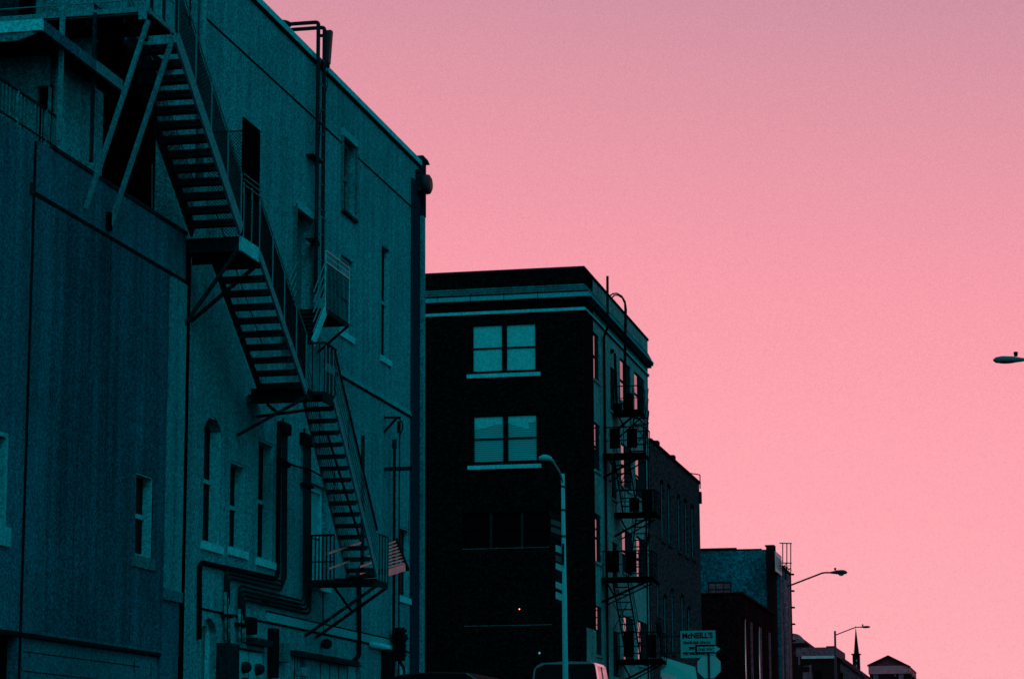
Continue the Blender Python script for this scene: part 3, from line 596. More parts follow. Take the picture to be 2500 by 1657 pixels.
for k in range(5): g = M(); c = PX(870+k*24, 1421-k*7.6, XD); g.box(XD-0.5, XD-0.03, c.y-0.1, c.y+0.1, c.z-0.02, c.z+0.02); g.build('tread', METAL, DS)

# ------------------------------------------------------------------ roof ladder and flood lamp
XR = XW+0.13
LD = thing('roof_ladder', 'tall wall ladder with hooped handrails over the roof parapet', 'ladder', PX(780, 620, XR))
la, lb = PX(775, 300, XR).y, PX(790, 300, XR).y
zb_ = PX(775, 720, XR).z
for y_, pyt in ((la, 52), (lb, 63)):
    pt = PX(775, pyt, XR).z if y_ == la else PX(788, pyt, XR).z
    g = M(); g.tube(elbow([(XR, y_, zb_), (XR, y_, pt), (XR-1.35*1.0, y_, pt), (XR-1.35, y_, ZR+0.1)], 0.06), 0.035, 8); g.build('rail', METAL, LD)
z = zb_+0.2
while z < ZR+0.1: g = M(); g.tube([(XR, la, z), (XR, lb, z)], 0.012, 6); g.build('rung', BAR, LD); z += 0.43
for z in (PX(775, 385, XR).z, PX(775, 590, XR).z): g = M(); g.box(XW, XR+0.01, la-0.22, lb+0.02, z-0.012, z+0.012); g.build('bracket', METAL, LD)
FLp = PX(797, 120, XR+0.02)
FL = thing('panel_antenna', 'tall flat panel antenna clamped beside the roof ladder', 'antenna', FLp)
a = PX(797, 78, XR); c = PX(797, 158, XR)
g = M(); g.prism([(FLp.x-0.03, FLp.y-0.03, c.z), (FLp.x+0.05, FLp.y-0.03, c.z), (FLp.x+0.09, FLp.y-0.03, a.z), (FLp.x-0.04, FLp.y-0.03, a.z)], (0, 0.12, 0)); g.build('panel', LAMPM, FL)
g = M(); g.box(FLp.x-0.14, FLp.x-0.02, FLp.y-0.02, FLp.y+0.04, a.z-0.1, a.z-0.06); g.build('clamp', METAL, FL)
g = M(); g.box(FLp.x-0.16, FLp.x+0.04, FLp.y-0.05, FLp.y+0.08, c.z-0.06, c.z+0.03); g.build('clamp', METAL, FL)
g = M(); g.tube([(FLp.x+0.03, FLp.y, c.z-0.06), (FLp.x+0.02, FLp.y, c.z-0.4), (FLp.x-0.09, FLp.y-0.02, c.z-0.9), (XW+0.03, FLp.y-0.03, c.z-2.0)], 0.008, 6); g.build('cable', PIPED, FL)
q = PX(688, 60, XW-0.2)
g = M(); g.tube([(q.x, q.y, ZR), (q.x, q.y, q.z)], 0.14, 12); g.ball((q.x, q.y, q.z), 0.17, 0.17, 0.06)
tag(g.build('roof_vent', METAL, loc=(q.x, q.y, ZR)), 'small dark roof vent peeking over the stucco parapet', 'vent')

# ------------------------------------------------------------------ conduits
XP = XW+0.05
def cpath(pts, x=XP): return [V((x, PX(a, b_, XW).y, PX(a, b_, XW).z)) for a, b_ in pts]
CB = thing('conduit_bundle', 'upper group of conduits bending left under the window sills', 'conduit', PX(545, 1560, XW), 'conduit groups on the stucco wall')
ups = [([(542, 1565), (542, 1387), (690, 1420), (692, 1050)]), ([(546, 1560), (546, 1398), (686, 1430), (688, 1035)]), ([(551, 1568), (551, 1409), (682, 1441), (684, 1020)])]
for pth in ups: g = M(); g.tube(elbow(cpath(pth), 0.14), 0.0195, 10); g.build('pipe', PIPEL, CB, smooth=True)
CB2 = thing('conduit_bundle', 'lower group of conduits bending left above the meter cabinet', 'conduit', PX(580, 1560, XW), 'conduit groups on the stucco wall')
for pth in ([(576, 1560), (576, 1428), (734, 1467), (736, 1045)], [(580, 1565), (580, 1440), (740, 1477), (740, 1058)], [(585, 1568), (585, 1451), (745, 1488), (745, 1066)], [(589, 1570), (589, 1462), (750, 1498), (750, 1076)]):
    g = M(); g.tube(elbow(cpath(pth), 0.14), 0.0195, 10); g.build('pipe', PIPEL, CB2, smooth=True)
for par, xs_, ya_, yb2_ in ((CB, (542, 547, 551), 1445, 1562), (CB2, (576, 580.5, 585, 589), 1486, 1566)):
    for k_, x_ in enumerate(xs_): g = M(); g.tube(cpath([(x_, ya_+k_*14), (x_, yb2_)]), 0.022, 10); g.build('sleeve', PLAS, par, smooth=True)
for nm_, par, xs, y_ in (('strap', CB, (538, 556), 1500), ('strap', CB2, (572, 594), 1522), ('strap', CB2, (732, 754), 1180), ('strap', CB, (680, 697), 1130), ('strap', CB2, (640, 646), 1465)):
    a, c = PX(xs[0], y_, XW), PX(xs[1], y_, XW); g = M(); g.box(XW, XP+0.04, a.y, c.y, a.z-0.03, a.z+0.02); g.build(nm_, PIPED, par)
for par, xs, y_, hh in ((CB, (676, 698), 1030, 0.16), (CB2, (731, 754), 1058, 0.16)):
    a, c = PX(xs[0], y_, XW), PX(xs[1], y_, XW); g = M(); g.box(XW, XP+0.05, a.y, c.y, a.z-hh, a.z+0.02); g.build('weather_head', PIPED, par, bevel=0.01)
g = M(); g.tube(elbow(cpath([(480, 1560), (481, 1371), (672, 1412), (676, 1050)], XP-0.01), 0.16), 0.035, 10)
tag(g.build('drain_pipe', PIPED, loc=PX(480, 1560, XW), smooth=True), 'single black pipe running above and left of the conduit bends', 'pipe')
g = M(); g.tube([V(p_) for p_ in cpath([(665, 1116), (700, 1136), (740, 1146), (790, 1172)], XW+0.1)], 0.018, 6)
tag(g.build('service_cable', PIPED, loc=PX(700, 1136, XW+0.1)), 'sagging black cable crossing both vertical conduit groups', 'cable')
g = M(); g.tube(elbow(cpath([(870, 1428), (870, 1600), (858, 1612)], XP), 0.1), 0.04, 10)
tag(g.build('waste_pipe', PIPED, loc=PX(870, 1600, XW), smooth=True), 'black vertical pipe dropping from under the lowest stair landing', 'pipe')
g = M(); g.tube(cpath([(786, 1435), (786, 1545)], XW+0.02), 0.012, 6)
tag(g.build('thin_wire', PIPED, loc=PX(786, 1545, XW)), 'thin dark wire hanging behind the brace of the lowest landing', 'wire')

# meters
MC = thing('meter_cabinet', 'pale electric cabinet carrying two rows of round meters', 'meter cabinet', PX(590, 1657, XW))
a, c = PX(554, 1578, XW), PX(621, 1650, XW)
zt_ = a.z; g = M(); g.box(XW, XW+0.12, a.y, c.y, zt_-1.2, zt_-0.03); g.build('door', JAMB, MC, bevel=0.008)
g = M(); g.box(XW, XW+0.15, a.y-0.03, c.y+0.03, zt_-0.028, zt_); g.box(XW, XW+0.125, (a.y+c.y)/2-0.008, (a.y+c.y)/2+0.008, zt_-1.2, zt_-0.029); g.build('hood', METAL, MC)
for r_ in range(3):
    for t in (0.3, 0.78):
        y_ = a.y+(c.y-a.y)*t; z = zt_-0.28-r_*0.23; g = M(); g.tube([(XW+0.12, y_, z), (XW+0.19, y_, z)], 0.085, 14); mo = g.build('meter', METAL, MC)
        g = M(); g.ball((XW+0.20, y_, z), 0.05, 0.07, 0.07); g.build('dial', PIPEL, mo, smooth=True)
g = M(); a, c = PX(528, 1568, XW), PX(553, 1600, XW); g.box(XW, XW+0.2, a.y, c.y, a.z-1.3, a.z)
tag(g.build('switch_box', METAL, loc=PX(540, 1657, XW), bevel=0.01), 'dark switch box left of the pale meter cabinet', 'switch box')
g = M(); a, c = PX(600, 1560, XW), PX(645, 1566, XW); g.box(XW, XW+0.14, a.y, c.y, a.z-0.07, a.z+0.03)
tag(g.build('wall_bracket', METAL, loc=a), 'dark ledge bracket just above the meter cabinet', 'bracket')
for px, pyt, nm_, lb_, w_, hh, m__, cat in ((659, 1532, 'junction_box', 'tall black junction box right of the meter cabinet', 12, 0.75, PIPED, 'junction box'), (684, 1568, 'breaker_box', 'small breaker box with a glossy catch beside the black junction box', 12, 0.30, WOOD, 'breaker box'),
                                      (936, 1583, 'utility_box', 'black utility box at the foot of the stucco wall near the mast', 12, 0.6, PIPED, 'utility box'), (970, 1627, 'outlet_box', 'small bright outlet box under the insulator stack', 15, 0.2, TRIM, 'outlet box'),
                                      (728, 1628, 'wall_lantern', 'small bulkhead lantern beside the narrow low door', 14, 0.14, STRG, 'lantern'), (604, 1505, 'vent_box', 'small recessed vent box below the lower conduits', 14, 0.25, PIPED, 'vent')):
    a, c = PX(px-w_/2, pyt, XW), PX(px+w_/2, pyt, XW); g = M(); g.box(XW, XW+0.12, a.y, c.y, a.z-hh, a.z); tag(g.build(nm_, m__, loc=(XW, a.y, a.z-hh), bevel=0.015), lb_, cat)
q = PX(785, 1571, XW); g = M(); g.ball((XW+0.09, q.y, q.z), 0.09, 0.10, 0.085, 16, 10); g.beam((XW, q.y, q.z+0.02), (XW+0.05, q.y, q.z+0.02), 0.06, 0.06)
HT = tag(g.build('bulkhead_lamp', METAL, loc=q), 'round dark bulkhead lamp on the wall below the last landing', 'lamp')
g = M(); g.tube(elbow([V((XW+0.04, PX(900, 1570, XW).y, PX(950, 1583, XW).z)), V((XW+0.06, PX(952, 1570, XW).y, PX(950, 1583, XW).z)), V((XW+0.06, PX(953, 1625, XW).y, PX(953, 1628, XW).z))], 0.12), 0.055, 10)
tag(g.build('gutter_elbow', TRIM, loc=PX(953, 1625, XW), smooth=True), 'pale bent pipe elbow left of the insulator stack', 'pipe')

# ------------------------------------------------------------------ service mast
XM = XW+0.16
SM = thing('service_mast', 'electric service mast with crossarm and insulators near the stucco corner', 'mast', PX(964, 1650, XM))
a = PX(963, 1075, XM); g = M(); g.tube([(XM, a.y, a.z), (XM, a.y, 2.2)], 0.028, 8); g.build('mast_pipe', PIPED, SM)
g = M(); g.tube([(XM, a.y, a.z-0.15), (XM, a.y, a.z+0.02)], 0.045, 8); g.build('mast_head', METAL, SM)
c = PX(973, 1040, XM); g = M(); g.tube([(XM+0.02, c.y, c.z), (XM+0.02, c.y, 2.2)], 0.014, 6); g.build('riser_cable', PIPED, SM)
g = M(); a1, a2 = PY(930, 1145, a.y-0.1), PY(1005, 1143, a.y-0.1); g.beam(a1, a2, 0.05, 0.07); g.build('crossarm', METAL, SM)
br = a.y-0.15
for p_, q_ in (((928, 1019), (978, 1019)), ((932, 1019), (932, 1062)), ((932, 1060), (968, 1021))):
    g = M(); g.beam(PY(*p_, br), PY(*q_, br), 0.04, 0.045, (0, 1, 0)); g.build('bracket_arm', METAL, SM)
for px in (933, 1001):
    g = M(); p_ = PY(px, 1148, a.y-0.12); g.tube([p_, (p_.x-0.03, p_.y, p_.z-1.3)], 0.004, 4); g.build('drop_wire', PIPED, SM)
p_ = PY(928, 1062, br); g = M(); g.tube([p_, PY(927, 1230, br)], 0.005, 4); g.build('drop_wire', PIPED, SM)
g = M(); c0_ = PX(973, 1545, XM)
for k, (dz, r_) in enumerate(((0, .10), (.04, .14), (-.04, .15), (-.09, .17))): g.tube([(XM+0.02, c0_.y, c0_.z+dz-0.02), (XM+0.02, c0_.y, c0_.z+dz+0.02)], r_, 12)
for k in range(7): g.tube([(XM+0.02, c0_.y, c0_.z-0.15-k*0.045), (XM+0.02, c0_.y, c0_.z-0.12-k*0.045)], 0.12 if k % 2 else 0.135, 12)
g.tube([(XM+0.02, c0_.y, c0_.z-0.5), (XM+0.02, c0_.y, c0_.z+0.1)], 0.10, 10); g.build('insulator_stack', PIPED, SM)
g = M(); g.tube(elbow([(XM+0.02, c0_.y, c0_.z-0.5), (XM+0.10, c0_.y, c0_.z-0.62), (XM+0.12, c0_.y, c0_.z-0.75), (XM+0.0, c0_.y, c0_.z-0.85)], 0.1), 0.03, 8); g.build('cable_loop', PIPED, SM)
g = M(); q = PX(974, 1030, XM); g.tube(elbow([(XM+0.02, q.y, q.z-0.25), (XM+0.08, q.y, q.z-0.1), (XM+0.05, q.y, q.z+0.02), (XM, q.y, q.z+0.06)], 0.1), 0.012, 6); g.tube([(XM, q.y, q.z-0.2), (XM, q.y, q.z+0.02)], 0.035, 8); g.build('insulator', PIPED, SM)

# ------------------------------------------------------------------ dark brick block beyond, front plane y = 78
YB = 78.0
XK = PY(1424, 700, YB).x
YB1 = PX(1581, 880, XK).y; ZB = PY(1424, 654, YB).z
Q = thing('brick_building', 'four-storey black brick block with two bright windows facing the camera', 'building', (XK-6, YB+7, gz(78)))
def zf(y): return PY(1424, y, YB).z
fh = []
for yt, yb in ((793, 907), (1015, 1128)):
    off = 0 if yt < 900 else 2
    fh.append([PY(1153+off, 850, YB).x, PY(1227+off, 850, YB).x, PY(1190, yb, YB).z, PY(1190, yt, YB).z]); fh.append([PY(1235+off, 850, YB).x, PY(1308+off, 850, YB).x, PY(1271, yb-3, YB).z, PY(1271, yt-3, YB).z])
fh.append(hy(1130, 1196, 1252, 1336, YB)); fh.append(hy(1202, 1272, 1250, 1334, YB)); fh.append(hy(1278, 1340, 1248, 1331, YB))
b = M(); wall(b, 'Y', YB, XK-14, XK, 0, ZB, fh, 0.12); shell(b, XK-14, XK, YB, YB1, 0, ZB, ('-Y', '+X', 'bottom'))
ypa = PX(1448, 800, XK).y
zlow_ = PX(1445, 1535, XK).z
wall(b, 'X', XK, YB, ypa, zlow_, ZB, []); b.build('wall', BRK, Q)
base = hx(1448, 1463, 808, 922, XK), hx(1490, 1503, 893, 1000, XK), hx(1514, 1540, 872, 975, XK), hx(1549, 1574, 905, 1008, XK)
sh = []
for r_ in range(4):
    for k, h in enumerate(base): sh.append([h[0]+(0.02 if k == 0 else 0), h[1], h[2]-3.05*r_, h[3]-3.05*r_])
b = M(); wall(b, 'X', XK, ypa, YB1, 0, ZB, sh, 0.08); wall(b, 'X', XK, YB, ypa, 0, zlow_, []); b.build('side_wall', PLAS, Q)
for k, h in enumerate(fh):
    if k < 4: window(Q, 'Y', YB, h, 0.08, METAL, PAN1 if k < 2 else BLIND, fw=0.03, fd=0.03)
    else: window(Q, 'Y', YB, h, 0.08, BLACK, VOID, fw=0.04)
for xa, xb, yt, yb in ((1141, 1320, 911, 921), (1143, 1322, 1134, 1144)):
    p_, q_ = PY(xa, yt+3, YB), PY(xb, yt-3, YB); zz = PY(1230, yt+1, YB).z; g = M(); g.box(p_.x, q_.x, YB-0.12, YB+0.05, zz-0.125, zz); g.build('sill', TRIM, Q)
for k_, poly in ((2, ((1158.5, 1017), (1226, 1014.5), (1226, 1035), (1205, 1038), (1185, 1045), (1158.5, 1050))), (3, ((1240.5, 1014), (1307.5, 1011), (1307.5, 1030), (1289, 1031), (1293, 1046), (1270, 1044), (1252, 1037), (1240.5, 1034)))):  # reflection of sky and roofline, built as pale shapes over the blinds
    g = M(); g.prism([PY(a_, b_, YB+0.068) for a_, b_ in poly], (0, 0.008, 0)); g.build('window_reflection', PAN1, Q)['label'] = 'pale painted reflection of sky over a roofline on the upper sash'
p_, q_ = PY(1129, 1340, YB), PY(1340, 1334, YB); g = M(); g.box(p_.x, q_.x, YB-0.02, YB+0.02, p_.z-0.006, p_.z+0.006); g.build('sill', WOOD, Q)
for px in (1199, 1275): g = M(); p_ = PY(px, 1300, YB); g.box(p_.x-0.04, p_.x+0.04, YB-0.02, YB+0.02, PY(px, 1336, YB).z, PY(px, 1254, YB).z); g.build('mullion', METAL, Q)
p_, q_ = PY(1134, 1528, YB), PY(1348, 1523, YB); g = M(); g.box(p_.x, q_.x, YB-0.05, YB+0.02, p_.z-0.005, p_.z+0.009); g.build('shopfront_ledge', WOOD, Q)
for k, h in enumerate(sh):
    wo = window(Q, 'X', XK, h, 0.06, METAL, GLASS, fw=0.04, fd=0.012, sill=(0.08, 0.05, PLAS))
    g = M(); um = h[0]+(h[1]-h[0])*(0.45 if k % 4 else 0.6); g.box(XK-0.055, XK-0.035, um, h[1]-0.002, h[2]+0.002, h[3]-0.002)  # added dark plate that cuts the sky reflection to a sliver of pane
    if k % 3 == 1: g.box(XK-0.055, XK-0.045, h[0]+0.002, um-0.001, h[2]+0.002, h[2]+(h[3]-h[2])*0.45)
    g.build('pane_mask', METAL, wo)
def band(za, zb2, pr, m, name):
    g = M(); g.box(XK-14, XK+pr, YB-pr, YB+0.05, za, zb2)
    if m in (JAMB, TRIM):
        zc_ = zb2-min(0.05, (zb2-za)*0.6); g.box(XK-0.05, XK+pr, YB+0.051, YB1+pr, zc_, zb2); g.build(name, m, Q)
        g = M(); g.box(XK-0.05, XK+pr-0.02, YB+0.052, YB1+pr-0.02, za, zc_-0.002); return g.build('cornice_shadow_band', METAL, Q)  # dark lower part stands in for the shadow band on the side
    g.box(XK-0.05, XK+pr, YB+0.051, YB1+pr, za, zb2); return g.build(name, m, Q)
band(ZB-0.02, ZB+0.06, 0.05, METAL, 'coping')
for ya_, yb2, pr, m_ in ((697, 693, 0.05, WOOD), (703, 699, 0.09, WOOD), (709, 705, 0.13, WOOD), (714, 711, 0.17, METAL), (725, 715, 0.21, JAMB), (757, 750, 0.06, TRIM)):
    band(zf(ya_), zf(yb2), pr, m_, 'cornice' if pr > 0.07 else 'string_course')
g = M(); g.box(XK+0.002, XK+0.15, YB+0.2, YB1, zf(733), zf(725)-0.004); g.build('cornice_shadow_strip', METAL, Q)  # dark strip in place of the cast shadow line below the cornice
g = M()
for k in range(7): x = XK-1.5-k*1.13; g.box(x-0.01, x+0.01, YB-0.215, YB-0.1, zf(727), zf(708))
g.build('cornice_joint', JOINT, Q)
g = M(); g.box(XK, XK+0.012, ypa-0.02, YB1-0.01, zf(690), ZB-0.03); g.build('parapet_band', PLAS, Q)

# pipes on that side wall
YV = 80.7
g = M(); g.tube([PY(1483, 674, YV), PY(1483.5, 798, YV), PY(1474.5, 822, YV+0.8), PY(1484, 1657, YV+0.8)], 0.045, 8)
tag(g.build('vent_stack', PIPED, loc=PY(1484, 1657, YV)), 'black vent stack with a kink near the brick cornice', 'pipe')
for dx, r_ in ((0, 0.03),):
    LD2 = thing('gooseneck_ladder', 'gooseneck ladder curving over the cornice of the brick block', 'ladder', PY(1527, 1000, 84.3))
    for o_, dy in ((0, 0), (4, 0.0)):
        pts = [PY(1486+o_, 724+o_*2, 84.3), PY(1496+o_*0.8, 717+o_, 84.3), PY(1506+o_*0.6, 716+o_, 84.3), PY(1518+o_*0.3, 723+o_, 84.3), PY(1526-o_*0.2, 736+o_, 84.3), PY(1529-o_*0.8, 755+o_, 84.3), PY(1527.5-o_*0.8, 850, 84.3), PY(1526-o_*0.8, 1000, 84.3)]
        g = M(); g.tube(pts, 0.028, 8); g.build('rail', PIPED, LD2, smooth=True)
    for k in range(9):
        y_ = 800+k*22; g = M(); g.tube([PY(1524.5, y_, 84.3), PY(1528.5, y_, 84.3)], 0.012, 5); g.build('rung', PIPED, LD2)
g = M(); p_ = PX(1494, 857, XK+0.05); g.ball(p_, 0.09, 0.09, 0.09, 10, 6); g.beam(p_, (XK, p_.y, p_.z), 0.03, 0.03)
tag(g.build('wall_lamp', PIPED, loc=p_), 'small round lamp high on the side of the brick block', 'lamp')
p_ = PX(1501, 862, XK+0.12); g = M(); g.tube([p_, PX(1506, 1000, XK+0.12)], 0.05, 8)
tag(g.build('drain_pipe', PIPED, loc=PX(1506, 1000, XK+0.12)), 'short thick drain pipe above the first escape landing', 'pipe')
p_ = PY(1268, 1486, YB-0.1); g = M(); g.ball(p_, 0.019, 0.019, 0.019, 10, 6)
tag(g.build('indicator_lamp', REDL, loc=p_), 'tiny lit red lamp on the black brick front', 'lamp')
p_ = PY(1317, 1593, YB-0.1); g = M(); g.ball(p_, 0.035, 0.03, 0.035, 10, 6)
tag(g.build('doorway_lamp', TEALL, loc=p_), 'tiny dim lamp low on the black brick front', 'lamp')

# fire escape on the side wall
FC = thing('fire_escape', 'black iron fire escape with solid panels on the brick block', 'fire escape', (XK+0.6, 83, gz(83)))
plats = [(1495, 1561, 1002, 942, ((1521, 1546, 960, 1000), (1497, 1519, 985, 1002))), (1472, 1572, 1108, 1042, ((1488, 1514, 1046, 1094), (1530, 1556, 1046, 1092))),
         (1500, 1598, 1252, 1196, ((1536, 1561, 1216, 1248), (1567, 1593, 1195, 1248))), (1468, 1590, 1410, 1344, ((1483, 1512, 1346, 1396), (1528, 1554, 1346, 1396))),
         (1508, 1614, 1610, 1543, ((1522, 1548, 1545, 1602), (1578, 1602, 1548, 1604)))]
cen = []
for k, (xl, xr, yd, yt, pans) in enumerate(plats):
    p_ = PX(xl, yd, XK+0.02); Yn = p_.y; zd = p_.z; xo = PY(xr, yd, Yn).x; zt2 = PY((xl+xr)/2, yt, Yn).z; Ln = 1.3
    cen.append((Yn, zd, xo))
    g = M(); g.box(XK+0.02, xo, Yn+0.05, Yn+Ln, zd-0.06, zd-0.02); g.build('landing', BLACK, FC)
    g = M(); g.box(XK+0.02, xo+0.08, Yn, Yn+0.049, zd-0.18, zd+0.02); g.box(xo-0.03, xo, Yn+0.05, Yn+Ln, zd-0.14, zd); g.build('landing_beam', BLACK, FC)
    g = M(); g.tube([(XK+0.05, Yn, zt2), (xo, Yn, zt2)], 0.022, 6); g.tube([(xo, Yn, zt2), (xo, Yn+Ln, zt2)], 0.022, 6); g.tube([(XK+0.05, Yn+0.01, zd+(zt2-zd)*0.5), (xo, Yn+0.01, zd+(zt2-zd)*0.5)], 0.014, 6); g.tube([(xo, Yn, zd+(zt2-zd)*0.5), (xo, Yn+Ln, zd+(zt2-zd)*0.5)], 0.014, 6); g.build('handrail', PIPED, FC)
    for t in (0.02, 0.25, 0.5, 0.75, 1.0):
        x = XK+0.05+(xo-XK-0.05)*t; g = M(); g.tube([(x, Yn+0.005, zd), (x, Yn+0.005, zt2)], 0.016 if 0 < t < 1 else 0.028, 6); g.build('rail_post', PIPED, FC)
    for t in (0.33, 0.66, 1.0): g = M(); g.tube([(xo, Yn+Ln*t, zd), (xo, Yn+Ln*t, zt2)], 0.018, 6); g.build('rail_post', PIPED, FC)
    for (xa, xb, ya_, yb2) in pans:
        a, c = PY(xa, ya_, Yn-0.03), PY(xb, yb2, Yn-0.03); g = M(); g.box(a.x, c.x, Yn-0.045, Yn-0.025, c.z, a.z); g.build('sheet_panel', BLACK, FC)
    g = M(); g.beam((xo-0.15, Yn+0.02, zd-0.15), (XK+0.02, Yn+0.02, zd-0.8), 0.07, 0.08, (0, 1, 0)); g.build('brace', BLACK, FC)
    g = M(); g.beam((xo-0.15, Yn+Ln-0.1, zd-0.12), (XK+0.02, Yn+Ln-0.1, zd-0.8), 0.04, 0.05, (0, 1, 0)); g.build('brace', BLACK, FC)
    g = M(); g.beam((XK+0.2, Yn+0.02, zd-0.15), (XK+0.45, Yn+0.02, zd-0.6), 0.05, 0.05, (0, 1, 0)); g.build('brace', BLACK, FC)
for k in range(4):
    (ya_, za_, xa_), (yb2, zb2, xb_) = cen[k], cen[k+1]
    s_ = 1 if yb2 > ya_ else -1; y0_ = ya_+(0.9 if s_ > 0 else 0.5); y1_ = yb2+(0.5 if s_ > 0 else 1.25)
    if abs(y1_-y0_) < 1.0: y1_ = y0_+s_*1.2
    xi, xo = (XK+0.25, XK+0.75) if k % 2 else (XK+0.72, XK+1.22)
    for x in (xi, xo): g = M(); g.beam((x, y0_, za_), (x, y1_, zb2), 0.03, 0.12); g.build('stringer', PIPED, FC); g = M(); g.tube([(x, y0_, za_+0.8), (x, y1_, zb2+0.8)], 0.014, 6); g.tube([(x, y0_, za_+0.45), (x, y1_, zb2+0.45)], 0.010, 6); g.build('handrail', PIPED, FC)
    n = int((za_-zb2)/0.23)
    for j in range(1, n):
        t = j/n; y_ = y0_+(y1_-y0_)*t; z = za_+(zb2-za_)*t; g = M(); g.box(xi+0.017, xo-0.017, y_-0.08, y_+0.08, z-0.015, z+0.015); g.build('tread', PIPED, FC)
    g = M(); g.beam((xi, y0_, (za_+zb2)/2-0.4), (xo, y0_, (za_+zb2)/2+0.5), 0.02, 0.025); g.beam((xo, y0_+0.03, (za_+zb2)/2-0.4), (xi, y0_+0.03, (za_+zb2)/2+0.5), 0.02, 0.025); g.build('cross_brace', PIPED, FC)
p_ = PX(1580, 1100, XK+1.45); g = M()
for x, y_ in ((XK+1.42, cen[1][0]+0.3), (XK+1.42, cen[1][0]+0.9)): g.tube([(x, y_, 3.0), (x, y_, cen[1][1])], 0.03, 6)
g.build('post', PIPED, FC)
# round mirror-like lamp on the escape
p_ = PY(1609, 1534, 80); g = M(); g.ball(p_, 0.10, 0.12, 0.24, 12, 8); g.beam(p_, PY(1600, 1520, 80), 0.03, 0.03)
g.build('lamp_bracket', PIPED, FC)

# ------------------------------------------------------------------ long brown brick warehouse behind, side plane
Z3 = PX(1650, 1131, XK).z; Y30 = YB1+0.3; Y31 = PX(1708, 1230, XK).y
W3 = thing('brick_warehouse', 'brown brick warehouse with rows of slit windows behind the black block', 'warehouse', (XK-6, (Y30+Y31)/2, gz(95)))
ph = []
for x, yt, yb in ((1617, 1168, 1315), (1634, 1178, 1325), (1658, 1202, 1342), (1675, 1213, 1353), (1691, 1226, 1360), (1607, 1416, 1500), (1625, 1447, 1592), (1643, 1432, 1592), (1667, 1446, 1590), (1683, 1476, 1590)):
    ph.append(hx(x-4.5, x+4.5, yt, yb, XK, 0.12))
ph.sort()
# drop any overlap in y between the two rows (rows differ in height, so only same-row overlaps matter)
b = M(); wall(b, 'X', XK, Y30, Y31, 0, Z3, ph, 0.12); shell(b, XK-14, XK, Y30, Y31, 0, Z3, ('+X', 'bottom')); b.build('wall', BRK2, W3)
for h in ph: window(W3, 'X', XK, h, 0.11, STRG, VOID, rail=False, fw=0.05, fd=0.02, sill=(0.1, 0.07, BRK2))
g = M(); g.box(XK-0.3, XK+0.06, Y30, Y31+0.1, Z3+0.002, Z3+0.1); g.build('coping', FARD, W3)
for px in (1602, 1641): q = PX(px, 1130, XK); g = M(); g.box(XK-0.3, XK+0.08, q.y, q.y+0.5, Z3+0.1, Z3+0.22); g.build('parapet_block', FARD, W3)
g = M(); z = PX(1706, 1200, XK).z; g.box(XK-0.1, XK+0.10, Y31-0.3, Y31+0.05, z-0.5, z); g.build('corner_bracket', FARD, W3)
g = M(); q = PX(1697, 1175, XK); g.tube(elbow([(XK-0.2, q.y-0.2, Z3), (XK-0.2, q.y-0.2, Z3+0.3), (XK+0.15, q.y+0.5, Z3+0.3), (XK+0.15, q.y+0.5, Z3-0.3)], 0.03), 0.025, 6)
tag(g.build('roof_guard', PIPED, loc=(XK, q.y, Z3)), 'little bent guard rail at the far end of the warehouse roof', 'rail')
g = M(); p1_, p2_, p3_ = PY(1583, 1076, 90), PY(1597, 1075, 90), PY(1595, 1100, 90); g.beam(p1_, p2_, 0.04, 0.03); g.beam(p2_, p3_, 0.03, 0.03); g.beam(p2_, (p2_.x-0.02, p2_.y, p2_.z-0.14), 0.07, 0.05)
tag(g.build('roof_antenna', PIPED, loc=p3_), 'small bent antenna where the black block meets the warehouse', 'antenna')
# shop awning at the base
aw = thing('shop_awning', 'green sloping awning at the foot of the warehouse', 'awning', PY(1650, 1657, 84))
g = M(); a_, b_, c_, d_ = PY(1616, 1602, 86), PY(1697, 1627, 86), PY(1703, 1662, 84), PY(1612, 1652, 84); g.prism([a_, b_, c_, d_], (0, 0.03, 0)); g.build('canvas', AWN, aw)
g = M(); g.prism([PY(1616, 1642, 83.9), PY(1650, 1650, 83.9), PY(1650, 1668, 83.9), PY(1616, 1662, 83.9)], (0, 0.05, 0)); g.build('valance', PINKW, aw)

# ------------------------------------------------------------------ low red brick building, tall blue building
Y5 = 108.6
X5 = PY(1806, 1500, Y5).x; Z5 = PY(1760, 1450, Y5).z; Y51 = PX(1890, 1560, X5).y
W5 = thing('low_brick_building', 'low dark red brick building right of the hanging garage sign', 'building', (X5-5, Y5+4, gz(110)))
g = M(); g.box(X5-12, X5, Y5, Y51, 0, Z5); g.build('wall', BRK3, W5)
g = M(); g.box(X5-12, X5+0.06, Y5-0.06, Y5+0.3, Z5+0.002, Z5+0.07); g.box(X5-0.3, X5+0.1, Y5+0.31, Y51, Z5+0.002, Z5+0.12); g.build('coping', FARD, W5)
for px in (1812, 1846):
    q = PX(px, 1500, X5); g = M(); g.tube([(X5+0.10, q.y, Z5-0.9), (X5+0.10, q.y, 2)], 0.045, 8); g.build('downpipe', GLOSSP, W5, smooth=True)
    g = M(); g.box(X5+0.01, X5+0.22, q.y-0.45, q.y+0.15, Z5-0.95, Z5-0.25); g.build('gutter_hopper', FARD, W5)
for k in range(6):
    q = PX(1822+k*11, 1600, X5); g = M(); g.box(X5, X5+0.08, q.y, q.y+0.25, 2, Z5-1.0); g.build('pilaster', FARW if k % 2 else FARD, W5)
Y4 = 126.0
X4 = PY(1893, 1450, Y4).x; Z4 = PY(1850, 1341, Y4).z; Y41 = PX(1934, 1500, X4).y
W4 = thing('blue_block', 'tall blue-painted block with stepped roofline above the low brick building', 'building', (X4-6, Y4+5, gz(126)))
h4 = hy(1728, 1786, 1420, 1456, Y4)
xs_ = PY(1873, 1450, Y4).x
